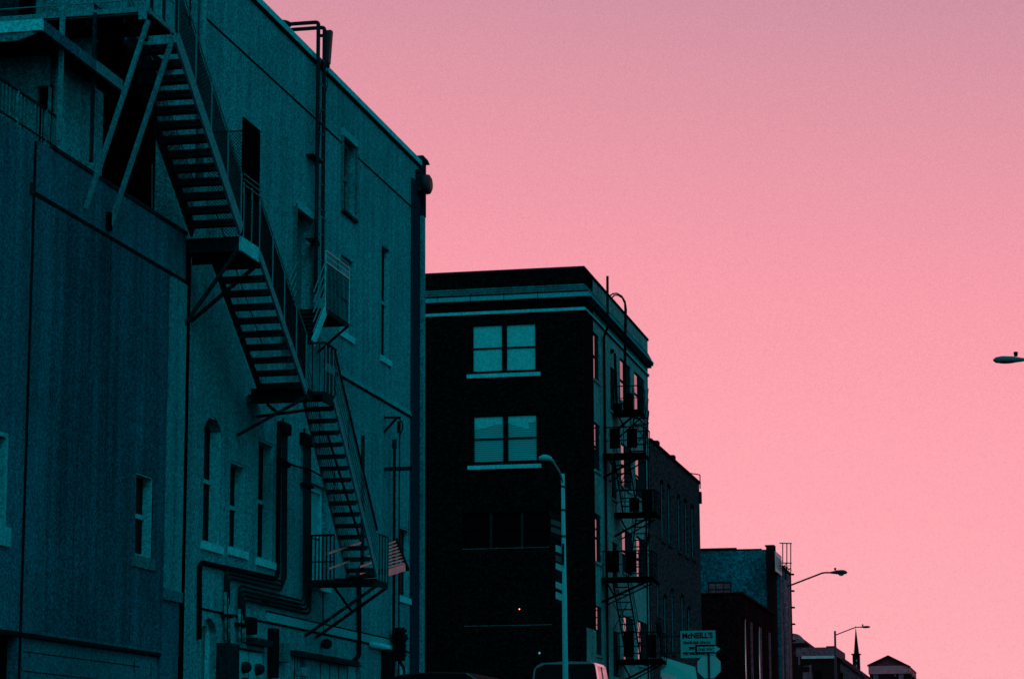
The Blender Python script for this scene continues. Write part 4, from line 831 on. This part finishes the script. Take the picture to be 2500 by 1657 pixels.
g = M(); wall(g, 'Y', Y4, XK-6, xs_, 0, Z4, [h4], 0.1); shell(g, XK-6, xs_, Y4, Y4+6, 0, Z4, ('-Y', 'bottom')); g.build('wall', BLUEW, W4)
window(W4, 'Y', Y4, h4, 0.08, METAL, FARW, fw=0.06, mull=2)
g = M(); xx = PY(1797, 1340, Y4).x; g.box(XK-6, xx, Y4-0.04, Y4+0.4, Z4+0.002, Z4+0.13); g.box(xx+0.01, xs_-0.25, Y4-0.04, Y4+0.4, Z4+0.002, Z4+0.05); g.build('coping', FARD, W4)
g = M(); z = PY(1883, 1333, Y4).z; g.box(xs_, X4, Y4-0.08, Y4+0.7, 0, z); g.box(xs_-0.05, X4, Y4-0.12, Y4+0.74, z+0.002, z+0.07); g.build('chimney_pier', FARD, W4)
Z41 = PX(1930, 1397, X4).z
g = M(); g.box(X4-4, X4, Y4+0.71, Y41, 0, Z41); g.build('side_wing', FARD, W4)
for px, m_, wd in ((1898, BLUEW, 0.5), (1903, FARW, 0.7), (1910, BLUEW, 0.7), (1921, FARW, 1.2)):
    q = PX(px, 1500, X4); g = M(); g.box(X4+0.001, X4+0.10, q.y, q.y+wd, 0, Z41-0.3); g.build('pilaster', m_, W4)
g = M()
for k in range(5): z = Z41-k*0.9; g.box(X4+0.0, X4+0.16, Y41-0.3, Y41+0.06, z-0.12, z-0.04)
g.build('quoin', FARD, W4)
# hoarding + scaffold frame on that corner
HB = thing('hoarding', 'pale square hoarding panel high on the corner of the blue block', 'hoarding', (X4+0.2, Y4+1.5, Z41))
g = M(); a, c = PX(1894, 1345, X4+0.2), PX(1908, 1358, X4+0.2); zb2 = PX(1894, 1393, X4+0.2).z; g.box(X4+0.15, X4+0.2, a.y, c.y, zb2, a.z); g.build('panel', PINKW, HB)
g = M(); g.box(X4+0.2, X4+0.215, a.y+0.1, c.y-0.1, zb2+0.2, a.z-0.25); g.build('faded_print', mat('faded_print', (0.14, 0.13, 0.16), 0.6, grain=0.6, gscale=2), HB)
SF = thing('roof_frame', 'thin open pipe frame standing on the blue block roof', 'frame', PY(1920, 1400, 127))
g = M()
for p_, q_ in (((1903, 1325), (1933, 1326)), ((1903, 1373), (1933, 1374))): g.beam(PY(*p_, 127), PY(*q_, 127), 0.05, 0.05); 
g.build('rail', LAMPM, SF)
for px in (1911, 1921, 1930.5): g = M(); g.tube([PY(px, 1324, 127.05), PY(px, 1400, 127.05)], 0.03, 6); g.build('post', LAMPM, SF)
g = M(); p_ = PY(1917, 1382, 126.8)
for k in range(70):
    c = p_+V((random.gauss(0, 0.13), random.gauss(0, 0.15), random.gauss(-0.05, 0.12))); r_ = 0.05; a = V((random.uniform(-1, 1), random.uniform(-1, 1), random.uniform(-1, 1))).normalized()*r_; bb = a.cross(V((0.3, 0.5, 0.8))).normalized()*r_
    g.add([c-a, c+bb, c+a, c-bb], [(0, 1, 2, 3)])
tag(g.build('roof_plant', LEAF, loc=p_), 'ragged dark plant growing by the thin pipe frame on the roof', 'plant')

# ------------------------------------------------------------------ far end of the street
Y6 = 180.0
def bx6(n, m, par, xa, xb, yt, yb, Y=Y6, dep=6, dy=0): a, c = PY(xa, yt, Y), PY(xb, yb, Y); g = M(); g.box(a.x, c.x, Y+dy, Y+dy+dep, c.z, a.z); return g.build(n, m, par)
F1 = thing('far_shop', 'far dark shop building with a bright cornice line under the second street lamp', 'building', PY(1990, 1657, Y6))
bx6('wall', FARD, F1, 1925, 2038, 1606, 1720, dep=9); bx6('parapet', FARW, F1, 1943, 2041, 1580, 1600, dy=0.0, dep=8.9); bx6('parapet_step', FARW, F1, 2017, 2041, 1576, 1580, dep=0.5, dy=0)
bx6('cornice', PINKW, F1, 1957, 2039, 1601, 1606, dy=-0.15, dep=0.9); bx6('window', VOID, F1, 1990, 2006, 1636, 1665, dy=-0.05, dep=0.1); bx6('window', FARW, F1, 1960, 1984, 1640, 1665, dy=-0.05, dep=0.1)
F2 = thing('far_gabled_house', 'far grey house whose dark roof slopes down right of the lamp pole', 'house', PY(2075, 1657, 186))
g = M(); g.prism([PY(2042, 1602, 186), PY(2054, 1606, 186), PY(2112, 1648, 186), PY(2112, 1720, 186), PY(2042, 1720, 186)], (0, 8, 0)); g.build('wall', FARW, F2)
g = M(); g.prism([PY(2041, 1600, 185.8), PY(2052, 1601, 185.8), PY(2114, 1647, 185.8), PY(2111, 1653, 185.8), PY(2050, 1609, 185.8), PY(2041, 1608, 185.8)], (0, 8.4, 0)); g.build('roof', ROOFM, F2)
bx6('window', VOID, F2, 2052, 2058, 1640, 1656, Y=185.9, dep=0.15)
F3 = thing('domed_roof_building', 'far building with a low glazed dome just right of the tall block', 'building', PY(1955, 1657, 200))
g = M(); c = PY(1937, 1572, 204); g.ball(c, 0.95, 0.95, 0.9, 18, 10); g.build('dome', FARW, F3, smooth=True)
g = M(); g.box(c.x-1.6, c.x+1.1, 203.0, 205.9, gz(204), c.z+0.05); g.build('drum_base', FARD, F3)
g = M(); g.prism([PY(1925, 1545, 206), PY(1942, 1546, 206), PY(1990, 1582, 206), PY(1990, 1700, 206), PY(1925, 1700, 206)], (0, 6, 0)); g.build('roof', ROOFM, F3)
CH = thing('church', 'distant church tower with a thin pointed spire', 'church', PY(2091, 1657, 260))
Yc = 260.0
a, c = PY(2081, 1597, Yc), PY(2102, 1720, Yc); wd = c.x-a.x; hw = wd/2; cx_ = (a.x+c.x)/2
g = M(); g.box(a.x, c.x, Yc, Yc+wd, c.z, a.z); g.build('tower', FARD, CH)
g = M(); g.box(a.x-0.12, c.x+0.12, Yc-0.12, Yc+wd+0.12, a.z, a.z+0.1); g.build('tower_cornice', FARD, CH)
g = M(); rb_ = (PY(2097, 1597, Yc).x-PY(2084, 1597, Yc).x)/2; tp = PY(2088.5, 1533, Yc); ccx = PY(2090.5, 1597, Yc).x; g.tube([(ccx, Yc+hw, a.z+0.1), (ccx, Yc+hw, tp.z)], rb_, 8, 0.03); g.tube([(ccx, Yc+hw, tp.z-0.1), (ccx, Yc+hw, tp.z+0.3)], 0.02, 4); g.build('spire', FARD, CH)
for y_ in (1611, 1624): p_ = PY(2091, y_, Yc-0.05); g = M(); g.box(p_.x-0.06, p_.x+0.06, Yc-0.05, Yc-0.01, p_.z-0.14, p_.z+0.12); g.build('louvre', WHITEP, CH)
PD = thing('pedimented_hall', 'distant hall with a triangular pediment and pale frieze', 'hall', PY(2170, 1657, 240))
Yp = 240.0
g = M(); g.prism([PY(2118, 1624, Yp), PY(2168, 1600, Yp), PY(2222, 1627, Yp)], (0, 14, 0)); g.build('pediment', ROOFM, PD)
g = M(); g.prism([PY(2117, 1622, Yp-0.3), PY(2168, 1598, Yp-0.3), PY(2223, 1625, Yp-0.3), PY(2223, 1628, Yp-0.3), PY(2168, 1602, Yp-0.3), PY(2117, 1626, Yp-0.3)], (0, 0.3, 0)); g.build('raking_cornice', FARD, PD)
bx6('frieze', mat('pale_frieze', (0.9, 0.085, 0.12), 0.9, grain=0.3, gscale=2), PD, 2120, 2220, 1625, 1643, Y=Yp, dy=-0.1, dep=14); bx6('wall', FARD, PD, 2123, 2218, 1643, 1720, Y=Yp, dep=14)  # frieze red is raised to imitate pinkish haze
for xa in (2132, 2194): bx6('window', FARW, PD, xa, xa+12, 1645, 1658, Y=Yp, dy=-0.05, dep=0.2)
bx6('door_lamp', FARW, PD, 2183, 2188, 1645, 1650, Y=Yp, dy=-0.1, dep=0.1)
TR = thing('tree', 'dark twiggy treetop poking up beside the pedimented hall', 'tree', PY(2222, 1700, 225))
g = M(); r0 = PY(2222, 1700, 225); tops = [PY(x, y_, 225) for x, y_ in ((2214, 1644), (2222, 1640), (2226, 1650), (2230, 1654), (2218, 1652))]
g.tube([(r0.x, r0.y, r0.z-3), r0], 0.16, 8, 0.09); 
for t_ in tops: g.tube([r0, (r0+t_)/2+V((0.05, 0, 0.1)), t_], 0.05, 5, 0.01)
g.build('trunk', BARK, TR)
g = M()
for k in range(420):
    c = random.choice(tops)+V((random.gauss(0, 0.16), random.gauss(0, 0.3), random.gauss(-0.15, 0.16))); s_ = random.uniform(0.03, 0.07)
    a = V((random.uniform(-1, 1), random.uniform(-1, 1), random.uniform(-1, 1))).normalized()*s_; bb = a.cross(V((0.3, 0.5, 0.8))).normalized()*s_*0.6; g.add([c-a, c+bb, c+a, c-bb], [(0, 1, 2, 3)])
g.build('crown', LEAF, TR)
for x, yt, lb in ((1948, 1590, 'narrow hanging blade sign on the far shopfronts, nearer one'), (1976, 1622, 'small square blade sign at the foot of the far dark shop')):
    g = M(); a, c = PY(x, yt, 160), PY(x+5, yt+32, 160); g.box(a.x, c.x, 160, 160.1, c.z, a.z); g.beam(PY(x-14, yt+3, 160.2), PY(x, yt+3, 160.2), 0.03, 0.05)
    tag(g.build('blade_sign', FARW, loc=(a.x, 160, c.z)), lb, 'sign')

# ------------------------------------------------------------------ street lamps
def cobra(par, pts, tipdir, ln, wd, m=LAMPM, lens=None):
    """head starting at the arm's end, running along tipdir"""
    p = V(pts[-1]); d = V(tipdir).normalized(); side = d.cross(V((0, 0, 1))).normalized(); up = V((0, 0, 1))
    prof = [(0, .30, .22, .0), (.18, .42, .45, -.05), (.45, .95, .85, -.25), (.75, 1.0, .95, -.45), (.92, .8, .7, -.5), (1.0, .35, .2, -.45)]
    g = M(); rings = []
    for t, a_, h_, lo in prof:
        c = p+d*ln*t; ww = wd/2*a_; hh = wd*0.36*h_
        rings.append([c+side*ww*math.cos(q)+up*(hh*math.sin(q) if q < math.pi else max(hh*1.0*math.sin(q), -wd*0.22)) for q in [k*2*math.pi/12 for k in range(12)]])
    n = 12; vs = [v for r_ in rings for v in r_]; fs = [(i*n+k, i*n+(k+1) % n, (i+1)*n+(k+1) % n, (i+1)*n+k) for i in range(len(prof)-1) for k in range(n)]+[tuple(range(n-1, -1, -1)), tuple(range((len(prof)-1)*n, len(prof)*n))]
    g.add(vs, fs); hd = g.build('lamp_head', m, par, smooth=True)
    c = p+d*ln*0.36+up*wd*0.30; g = M(); g.tube([c, c+up*0.11], 0.045, 8, 0.055); g.build('photocell', PIPED, hd)
    if lens: c = p+d*ln*0.68-up*wd*0.2; g = M(); g.ball(c, ln*0.16, wd*0.3, wd*0.26); g.build('lens', lens, hd, smooth=True)
    else: c = p+d*ln*0.62-up*wd*0.2; g = M(); g.ball(c, ln*0.26, wd*0.36, 0.03); g.build('lens', PIPED, hd, smooth=True)
def arm(par, pts, r, m=POLE): g = M(); g.tube(pts, r, 8); g.build('arm', m, par, smooth=True)
# nearest pole, in front of the black brick block
YL = 62.0
L0 = thing('street_lamp', 'pale tapered street lamp with stacked sign plates before the black brick block', 'street lamp', PY(1378, 1657, YL), group='street lamps along the street')
zt_ = PY(1374, 1156, YL); bp = PY(1380.5, 1657, YL)
g = M(); g.tube([(bp.x, YL, gz(YL)-0.1), (bp.x, YL, bp.z), (zt_.x, YL, zt_.z)], 0.10, 14, 0.045); g.build('pole', POLE, L0, smooth=True)
he = PY(1349, 1124, YL-1.6)
arm(L0, [(zt_.x, YL, zt_.z-0.2), PY(1366, 1152, YL-0.7), he], 0.025)
cobra(L0, [he], PY(1326, 1118, YL-2.0)-he, 0.50, 0.30, POLE)
for y_ in (1187, 1244, 1308): p_ = PY(1376, y_, YL); g = M(); g.tube([(p_.x, YL, p_.z-0.02), (p_.x, YL, p_.z+0.02)], 0.066+0.00012*(y_-1187), 14); g.build('band_clamp', METAL, L0)
# stack of plates on it, seen at a slant
def plates(name, lb, x0, x1, items, Y=YL):
    t = thing(name, lb, 'sign', PY(x1, items[-1][1], Y))
    for i, (ya_, yb2, m_) in enumerate(items):
        s = 8 if x0 < 1350 else 6
        g = M(); g.prism([PY(x0, ya_, Y-0.35), PY(x1, ya_+s, Y-0.1), PY(x1, yb2+s, Y-0.1), PY(x0, yb2, Y-0.35)], (0.012, 0.02, 0)); g.build('plate', m_, t)
    return t
dk = mat('dull_sign_face', (0.004, 0.022, 0.028), 0.8, grain=0.4)
plates('route_sign', 'dark striped blade sign at the upper left of the pale lamp pole', 1345, 1368, [(1250, 1266, SIGNB), (1266, 1278, dk), (1279, 1284, SIGNB), (1285, 1297, dk), (1298, 1311, SIGNB)])
pl = plates('striped_sign', 'sign of bright and dark blocks below the dark blade sign on the lamp pole', 1356.5, 1371, [(1329, 1345, SIGNW), (1346, 1353, SIGNB), (1354, 1368, dk), (1368.5, 1373, SIGNB), (1373.5, 1388, SIGNW), (1388.5, 1418, SIGNB), (1418.5, 1434, SIGNW), (1434.5, 1443, SIGNB), (1443.5, 1460, SIGNW)])
g = M(); a, c = PY(1372.5, 1326, YL-0.11), PY(1377.5, 1378, YL-0.11); g.box(a.x, c.x, YL-0.13, YL-0.09, c.z, a.z); g.build('back_bracket', SIGNB, pl)
# lamp on the long arm
L1 = thing('street_lamp', 'street lamp on a long rising arm with a clear drop lens against the pink sky', 'street lamp', PY(1921, 1657, 116), group='street lamps along the street')
YA = 116.0; bp = PY(1921, 1657, YA); tp = PY(1918, 1415, YA)
g = M(); g.tube([(bp.x, YA, gz(YA)-0.1), (bp.x, YA, bp.z), (tp.x, YA, tp.z)], 0.12, 12, 0.09); g.build('pole', FARW, L1, smooth=True)
arm(L1, [PY(1919, 1431, YA), PY(1935, 1426, YA), PY(2006, 1398.5, YA), PY(2014, 1397, YA), PY(2024, 1397, YA)], 0.04, LAMPM)
cobra(L1, [PY(2023, 1397, YA)], V((1, -0.15, -0.02)), 0.88, 0.36, LAMPM, mat('clear_lens', (0.25, 0.16, 0.18), 0.15, grain=0, spec=0.6))
L2 = thing('street_lamp', 'smallest street lamp farther down the street left of the church spire', 'street lamp', PY(2039, 1657, 165), group='street lamps along the street')
YA = 165.0; bp = PY(2040.5, 1657, YA); tp = PY(2038.5, 1539, YA)
g = M(); g.tube([(bp.x, YA, gz(YA)-0.1), (bp.x, YA, bp.z), (tp.x, YA, tp.z)], 0.10, 10, 0.07); g.build('pole', LAMPM, L2, smooth=True)
arm(L2, [PY(2039, 1550, YA), PY(2048, 1546, YA), PY(2084, 1532, YA), PY(2090, 1530, YA), PY(2098, 1530, YA)], 0.035, LAMPM)
cobra(L2, [PY(2096, 1530, YA)], V((1, -0.1, 0)), 0.78, 0.24, LAMPM)
L3 = thing('street_lamp', 'street lamp head reaching in from the right edge of the picture', 'street lamp', PY(2640, 1657, 62), group='street lamps along the street')
YA = 62.0; tp = PY(2640, 915, YA); rt = PY(2510, 877.5, YA)
g = M(); g.tube([(tp.x, YA, gz(YA)-0.1), (tp.x, YA, tp.z)], 0.11, 12, 0.07); g.build('pole', POLE, L3, smooth=True)
arm(L3, [PY(2640, 925, YA), PY(2560, 890, YA), PY(2520, 878, YA), rt], 0.035)
cobra(L3, [PY(2512, 877.5, YA)], PY(2428, 879, YA)-PY(2512, 877.5, YA), 0.88, 0.30, mat('near_lamp_housing', (0.008, 0.075, 0.085), 0.6, grain=0.4, gscale=30, spec=0.2))

# ------------------------------------------------------------------ signs
def text(body, size, p, w_, m, par, name='lettering', bold=0.0, shear=0.0, Y=None):
    cu = bpy.data.curves.new('t', 'FONT'); cu.body = body; cu.size = size; cu.offset = bold; cu.shear = shear; cu.extrude = 0.004
    o = bpy.data.objects.new('t', cu); COL.objects.link(o); bpy.context.view_layer.update()
    me = bpy.data.meshes.new_from_object(o.evaluated_get(bpy.context.evaluated_depsgraph_get())); bpy.data.objects.remove(o)
    xs = [v.co.x for v in me.vertices]; wd = max(xs)-min(xs); k = w_/wd; x0 = min(xs)
    for v in me.vertices: x, y_, z = v.co; v.co = (( x-x0)*k, -z, y_)
    r_ = bpy.data.objects.new(name, me); COL.objects.link(r_); me.materials.clear(); me.materials.append(m); r_.parent = par; r_.location = V(p)-wloc(par); return r_
YS = 92.0
a, c = PY(1661, 1539, YS), PY(1748, 1604, YS)
MS = thing('garage_sign', 'square hanging garage sign with bold lettering on the warehouse wall', 'sign', (a.x, YS, c.z))
g = M(); g.box(a.x, c.x, YS, YS+0.12, c.z, a.z); g.build('panel', SIGNW, MS)
g = M(); g.box(c.x, c.x+0.03, YS-0.01, YS+0.13, c.z, a.z); g.box(a.x-0.03, a.x, YS-0.01, YS+0.13, c.z, a.z); g.box(a.x, c.x, YS-0.01, YS+0.13, c.z-0.03, c.z-0.001); g.build('frame', METAL, MS)
g = M(); g.beam((XK, YS+0.06, a.z-0.2), (a.x-0.03, YS+0.06, a.z-0.2), 0.06, 0.06); g.beam((XK, YS+0.06, c.z+0.2), (a.x-0.03, YS+0.06, c.z+0.2), 0.06, 0.06); g.build('bracket', METAL, MS)
def ts(body, x0, x1, ybase, hpx, bold=0.0, shear=0.0):
    p_, q_ = PY(x0, ybase, YS), PY(x1, ybase, YS); sz = hpx*(YS*1.02/F)/0.69; text(body, sz, (p_.x, YS-0.006, p_.z), q_.x-p_.x, SIGNB, MS, bold=bold, shear=shear)
ts("McNEILL'S", 1666, 1740, 1557, 12.5, 0.010); ts('North Side Garage', 1668, 1735, 1571, 6.5, 0.008, 0.15); ts('387-4321', 1682, 1728, 1584, 5.5, 0.008); ts('SERVICE PARTS', 1668, 1736, 1597, 5.5, 0.012)
YO = 79.0
ST = thing('stop_sign', 'octagonal stop sign seen from its plain aluminium back', 'sign', (PY(1731, 1626, YO).x, YO, gz(YO)))
pc = PY(1731, 1626, YO)
oc = [(pc.x+0.405*math.cos(R(22.5+45*k)), YO, pc.z+0.405*math.sin(R(22.5+45*k))) for k in range(8)]
g = M(); g.prism(oc, (0, 0.006, 0)); g.build('plate', ALUM, ST)
g = M(); g.box(pc.x-0.03, pc.x+0.03, YO-0.045, YO-0.002, gz(YO)-0.1, PY(1731, 1574, YO).z); g.build('post', METAL, ST)
OW = thing('one_way_sign', 'black and white ONE WAY arrow sign above the octagon', 'sign', PY(1731, 1583, YO-0.05))
a, c = PY(1697, 1573, YO-0.06), PY(1765, 1594, YO-0.06)
g = M(); g.box(a.x, c.x, YO-0.066, YO-0.05, c.z, a.z); g.build('plate', SIGNB, OW, bevel=0.006)
hx_ = PY(1745, 1583, YO-0.07).x; tx_ = PY(1759, 1583, YO-0.07).x; lx_ = PY(1702, 1583, YO-0.07).x; zc_ = (a.z+c.z)/2
g = M(); yy = YO-0.071; g.prism([(lx_, yy, zc_-0.08), (hx_, yy, zc_-0.08), (hx_, yy, zc_-0.12), (tx_, yy, zc_), (hx_, yy, zc_+0.12), (hx_, yy, zc_+0.08), (lx_, yy, zc_+0.08)], (0, 0.004, 0)); g.build('arrow', SIGNW, OW)
text('ONE WAY', 0.145, (lx_+0.02, YO-0.076, zc_-0.05), hx_-lx_-0.03, SIGNB, OW, bold=0.004)

# ------------------------------------------------------------------ vehicles
def wheel(par, x, y, z, r=0.36, w_=0.24):
    g = M(); g.tube([(x-w_/2, y, z), (x+w_/2, y, z)], r, 20); wo = g.build('wheel', VOID, par)
    g = M(); g.tube([(x-w_/2-0.01, y, z), (x+w_/2+0.01, y, z)], r*0.6, 16); g.build('rim', METAL, wo)
YT = 67.5
xl, xr = PY(1293, 1640, YT).x, PY(1462, 1645, YT).x; cxv = (xl+xr)/2; hwv = (xr-xl)/2; zg = gz(YT); ztop = PY(1400, 1612, YT).z
PT = thing('pickup_truck', 'pickup truck facing away with pink sky glare on its cab side', 'pickup truck', (cxv, YT+1, zg))
def cabsec(y, s=1.0, dz=0.0):
    hw = hwv*s; zb_ = zg+1.05; zt3 = ztop+dz
    return [(cxv-hw*1.02, y, zb_), (cxv+hw*1.02, y, zb_), (cxv+hw*0.90, y, zt3-0.13), (cxv+hw*0.84, y, zt3-0.05), (cxv+hw*0.72, y, zt3-0.01), (cxv, y, zt3+0.01), (cxv-hw*0.70, y, zt3-0.03), (cxv-hw*0.84, y, zt3-0.10), (cxv-hw*0.92, y, zt3-0.2)]
g = M(); secs = [cabsec(YT+0.12, 0.98, -0.02), cabsec(YT+0.3), cabsec(YT+1.7), cabsec(YT+2.0, 0.97, -0.06)]; n = 9
vs = [v for s in secs for v in s]; g.add(vs, [(i*n+k, i*n+(k+1) % n, (i+1)*n+(k+1) % n, (i+1)*n+k) for i in range(3) for k in range(n)]+[tuple(range(n-1, -1, -1)), tuple(range(3*n, 4*n))]); cab = g.build('cab', CARP, PT)
g = M(); y_ = YT+0.105; g.prism([(cxv-hwv*0.96, y_, zg+1.12), (cxv+hwv*0.97, y_, zg+1.12), (cxv+hwv*0.86, y_, ztop-0.085), (cxv-hwv*0.60, y_, ztop-0.085), (cxv-hwv*0.84, y_, ztop-0.2)], (0, 0.012, 0)); g.build('rear_window', DIMG, PT)
g = M(); g.beam((cxv+hwv*1.018, YT+0.95, zg+1.1), (cxv+hwv*0.905, YT+0.95, ztop-0.14), 0.02, 0.05); g.build('door_gap', JOINT, PT)
g = M(); g.box(cxv-hwv, cxv+hwv, YT-1.9, YT+3.6, zg+0.45, zg+1.05); g.build('body', CARP, PT, bevel=0.06)
g = M(); g.prism([(cxv-hwv*0.9, YT+2.0, zg+1.05), (cxv-hwv*0.9, YT+2.0, ztop-0.3), (cxv-hwv*0.9, YT+2.6, zg+1.05)], (hwv*1.8, 0, 0)); g.build('windscreen', GLASS, PT)
for sx in (-1, 1):
    g = M(); g.box(cxv+sx*hwv*0.97-0.05, cxv+sx*hwv*0.97+0.05, YT-1.93, YT-1.86, zg+0.6, zg+0.95); g.build('tail_light', FARD, PT)
    for yy in (YT-0.9, YT+2.7): wheel(PT, cxv+sx*(hwv-0.14), yy, zg+0.36)
g = M(); p_ = PY(1421, 1609, YT+0.4); g.tube([(p_.x, YT+0.5, ztop-0.03), (p_.x-0.02, YT+0.45, ztop+0.10)], 0.025, 6, 0.01); g.build('aerial', METAL, PT)
YM2 = 41.0; zg = gz(YM2)
xl, xr = PY(925, 1660, YM2).x, PY(1175, 1660, YM2).x; cxv = (xl+xr)/2; hwv = (xr-xl)/2; ztop = PY(1090, 1637, YM2).z
BV = thing('black_van', 'black van roof in silhouette at the foot of the stucco corner', 'van', (cxv, YM2+1.5, zg))
def sec(y, s, dz): hw = hwv*s; return [(cxv-hw, y, zg+0.35), (cxv+hw, y, zg+0.35), (cxv+hw, y, zg+1.1), (cxv+hw*0.86, y, ztop-0.12+dz), (cxv+hw*0.70, y, ztop-0.02+dz), (cxv, y, ztop+dz), (cxv-hw*0.6, y, ztop-0.035+dz), (cxv-hw*0.86, y, ztop-0.10+dz), (cxv-hw, y, zg+1.1)]
g = M(); secs = [sec(YM2, 0.97, -0.03), sec(YM2+0.2, 1, 0), sec(YM2+2.6, 1, 0), sec(YM2+3.2, 0.95, -0.5), sec(YM2+4.2, 0.92, -0.75)]
g.add([v for s in secs for v in s], [(i*n+k, i*n+(k+1) % n, (i+1)*n+(k+1) % n, (i+1)*n+k) for i in range(4) for k in range(n)]+[tuple(range(n-1, -1, -1)), tuple(range(4*n, 5*n))]); g.build('body', CARB, BV)
g = M(); g.prism([(cxv-hwv*0.8, YM2-0.01, zg+1.15), (cxv+hwv*0.8, YM2-0.01, zg+1.15), (cxv+hwv*0.7, YM2+0.0, ztop-0.2), (cxv-hwv*0.7, YM2+0.0, ztop-0.2)], (0, 0.01, 0)); g.build('rear_window', VOID, BV)
g = M(); g.beam(PY(1139, 1642, YM2-0.02), PY(1172, 1662, YM2-0.02), 0.02, 0.012); g.build('pillar_highlight', STRG, BV)  # pale bar stands in for the highlight along the windscreen pillar
for sx in (-1, 1):
    for yy in (YM2+0.7, YM2+3.3): wheel(BV, cxv+sx*(hwv-0.13), yy, zg+0.34)
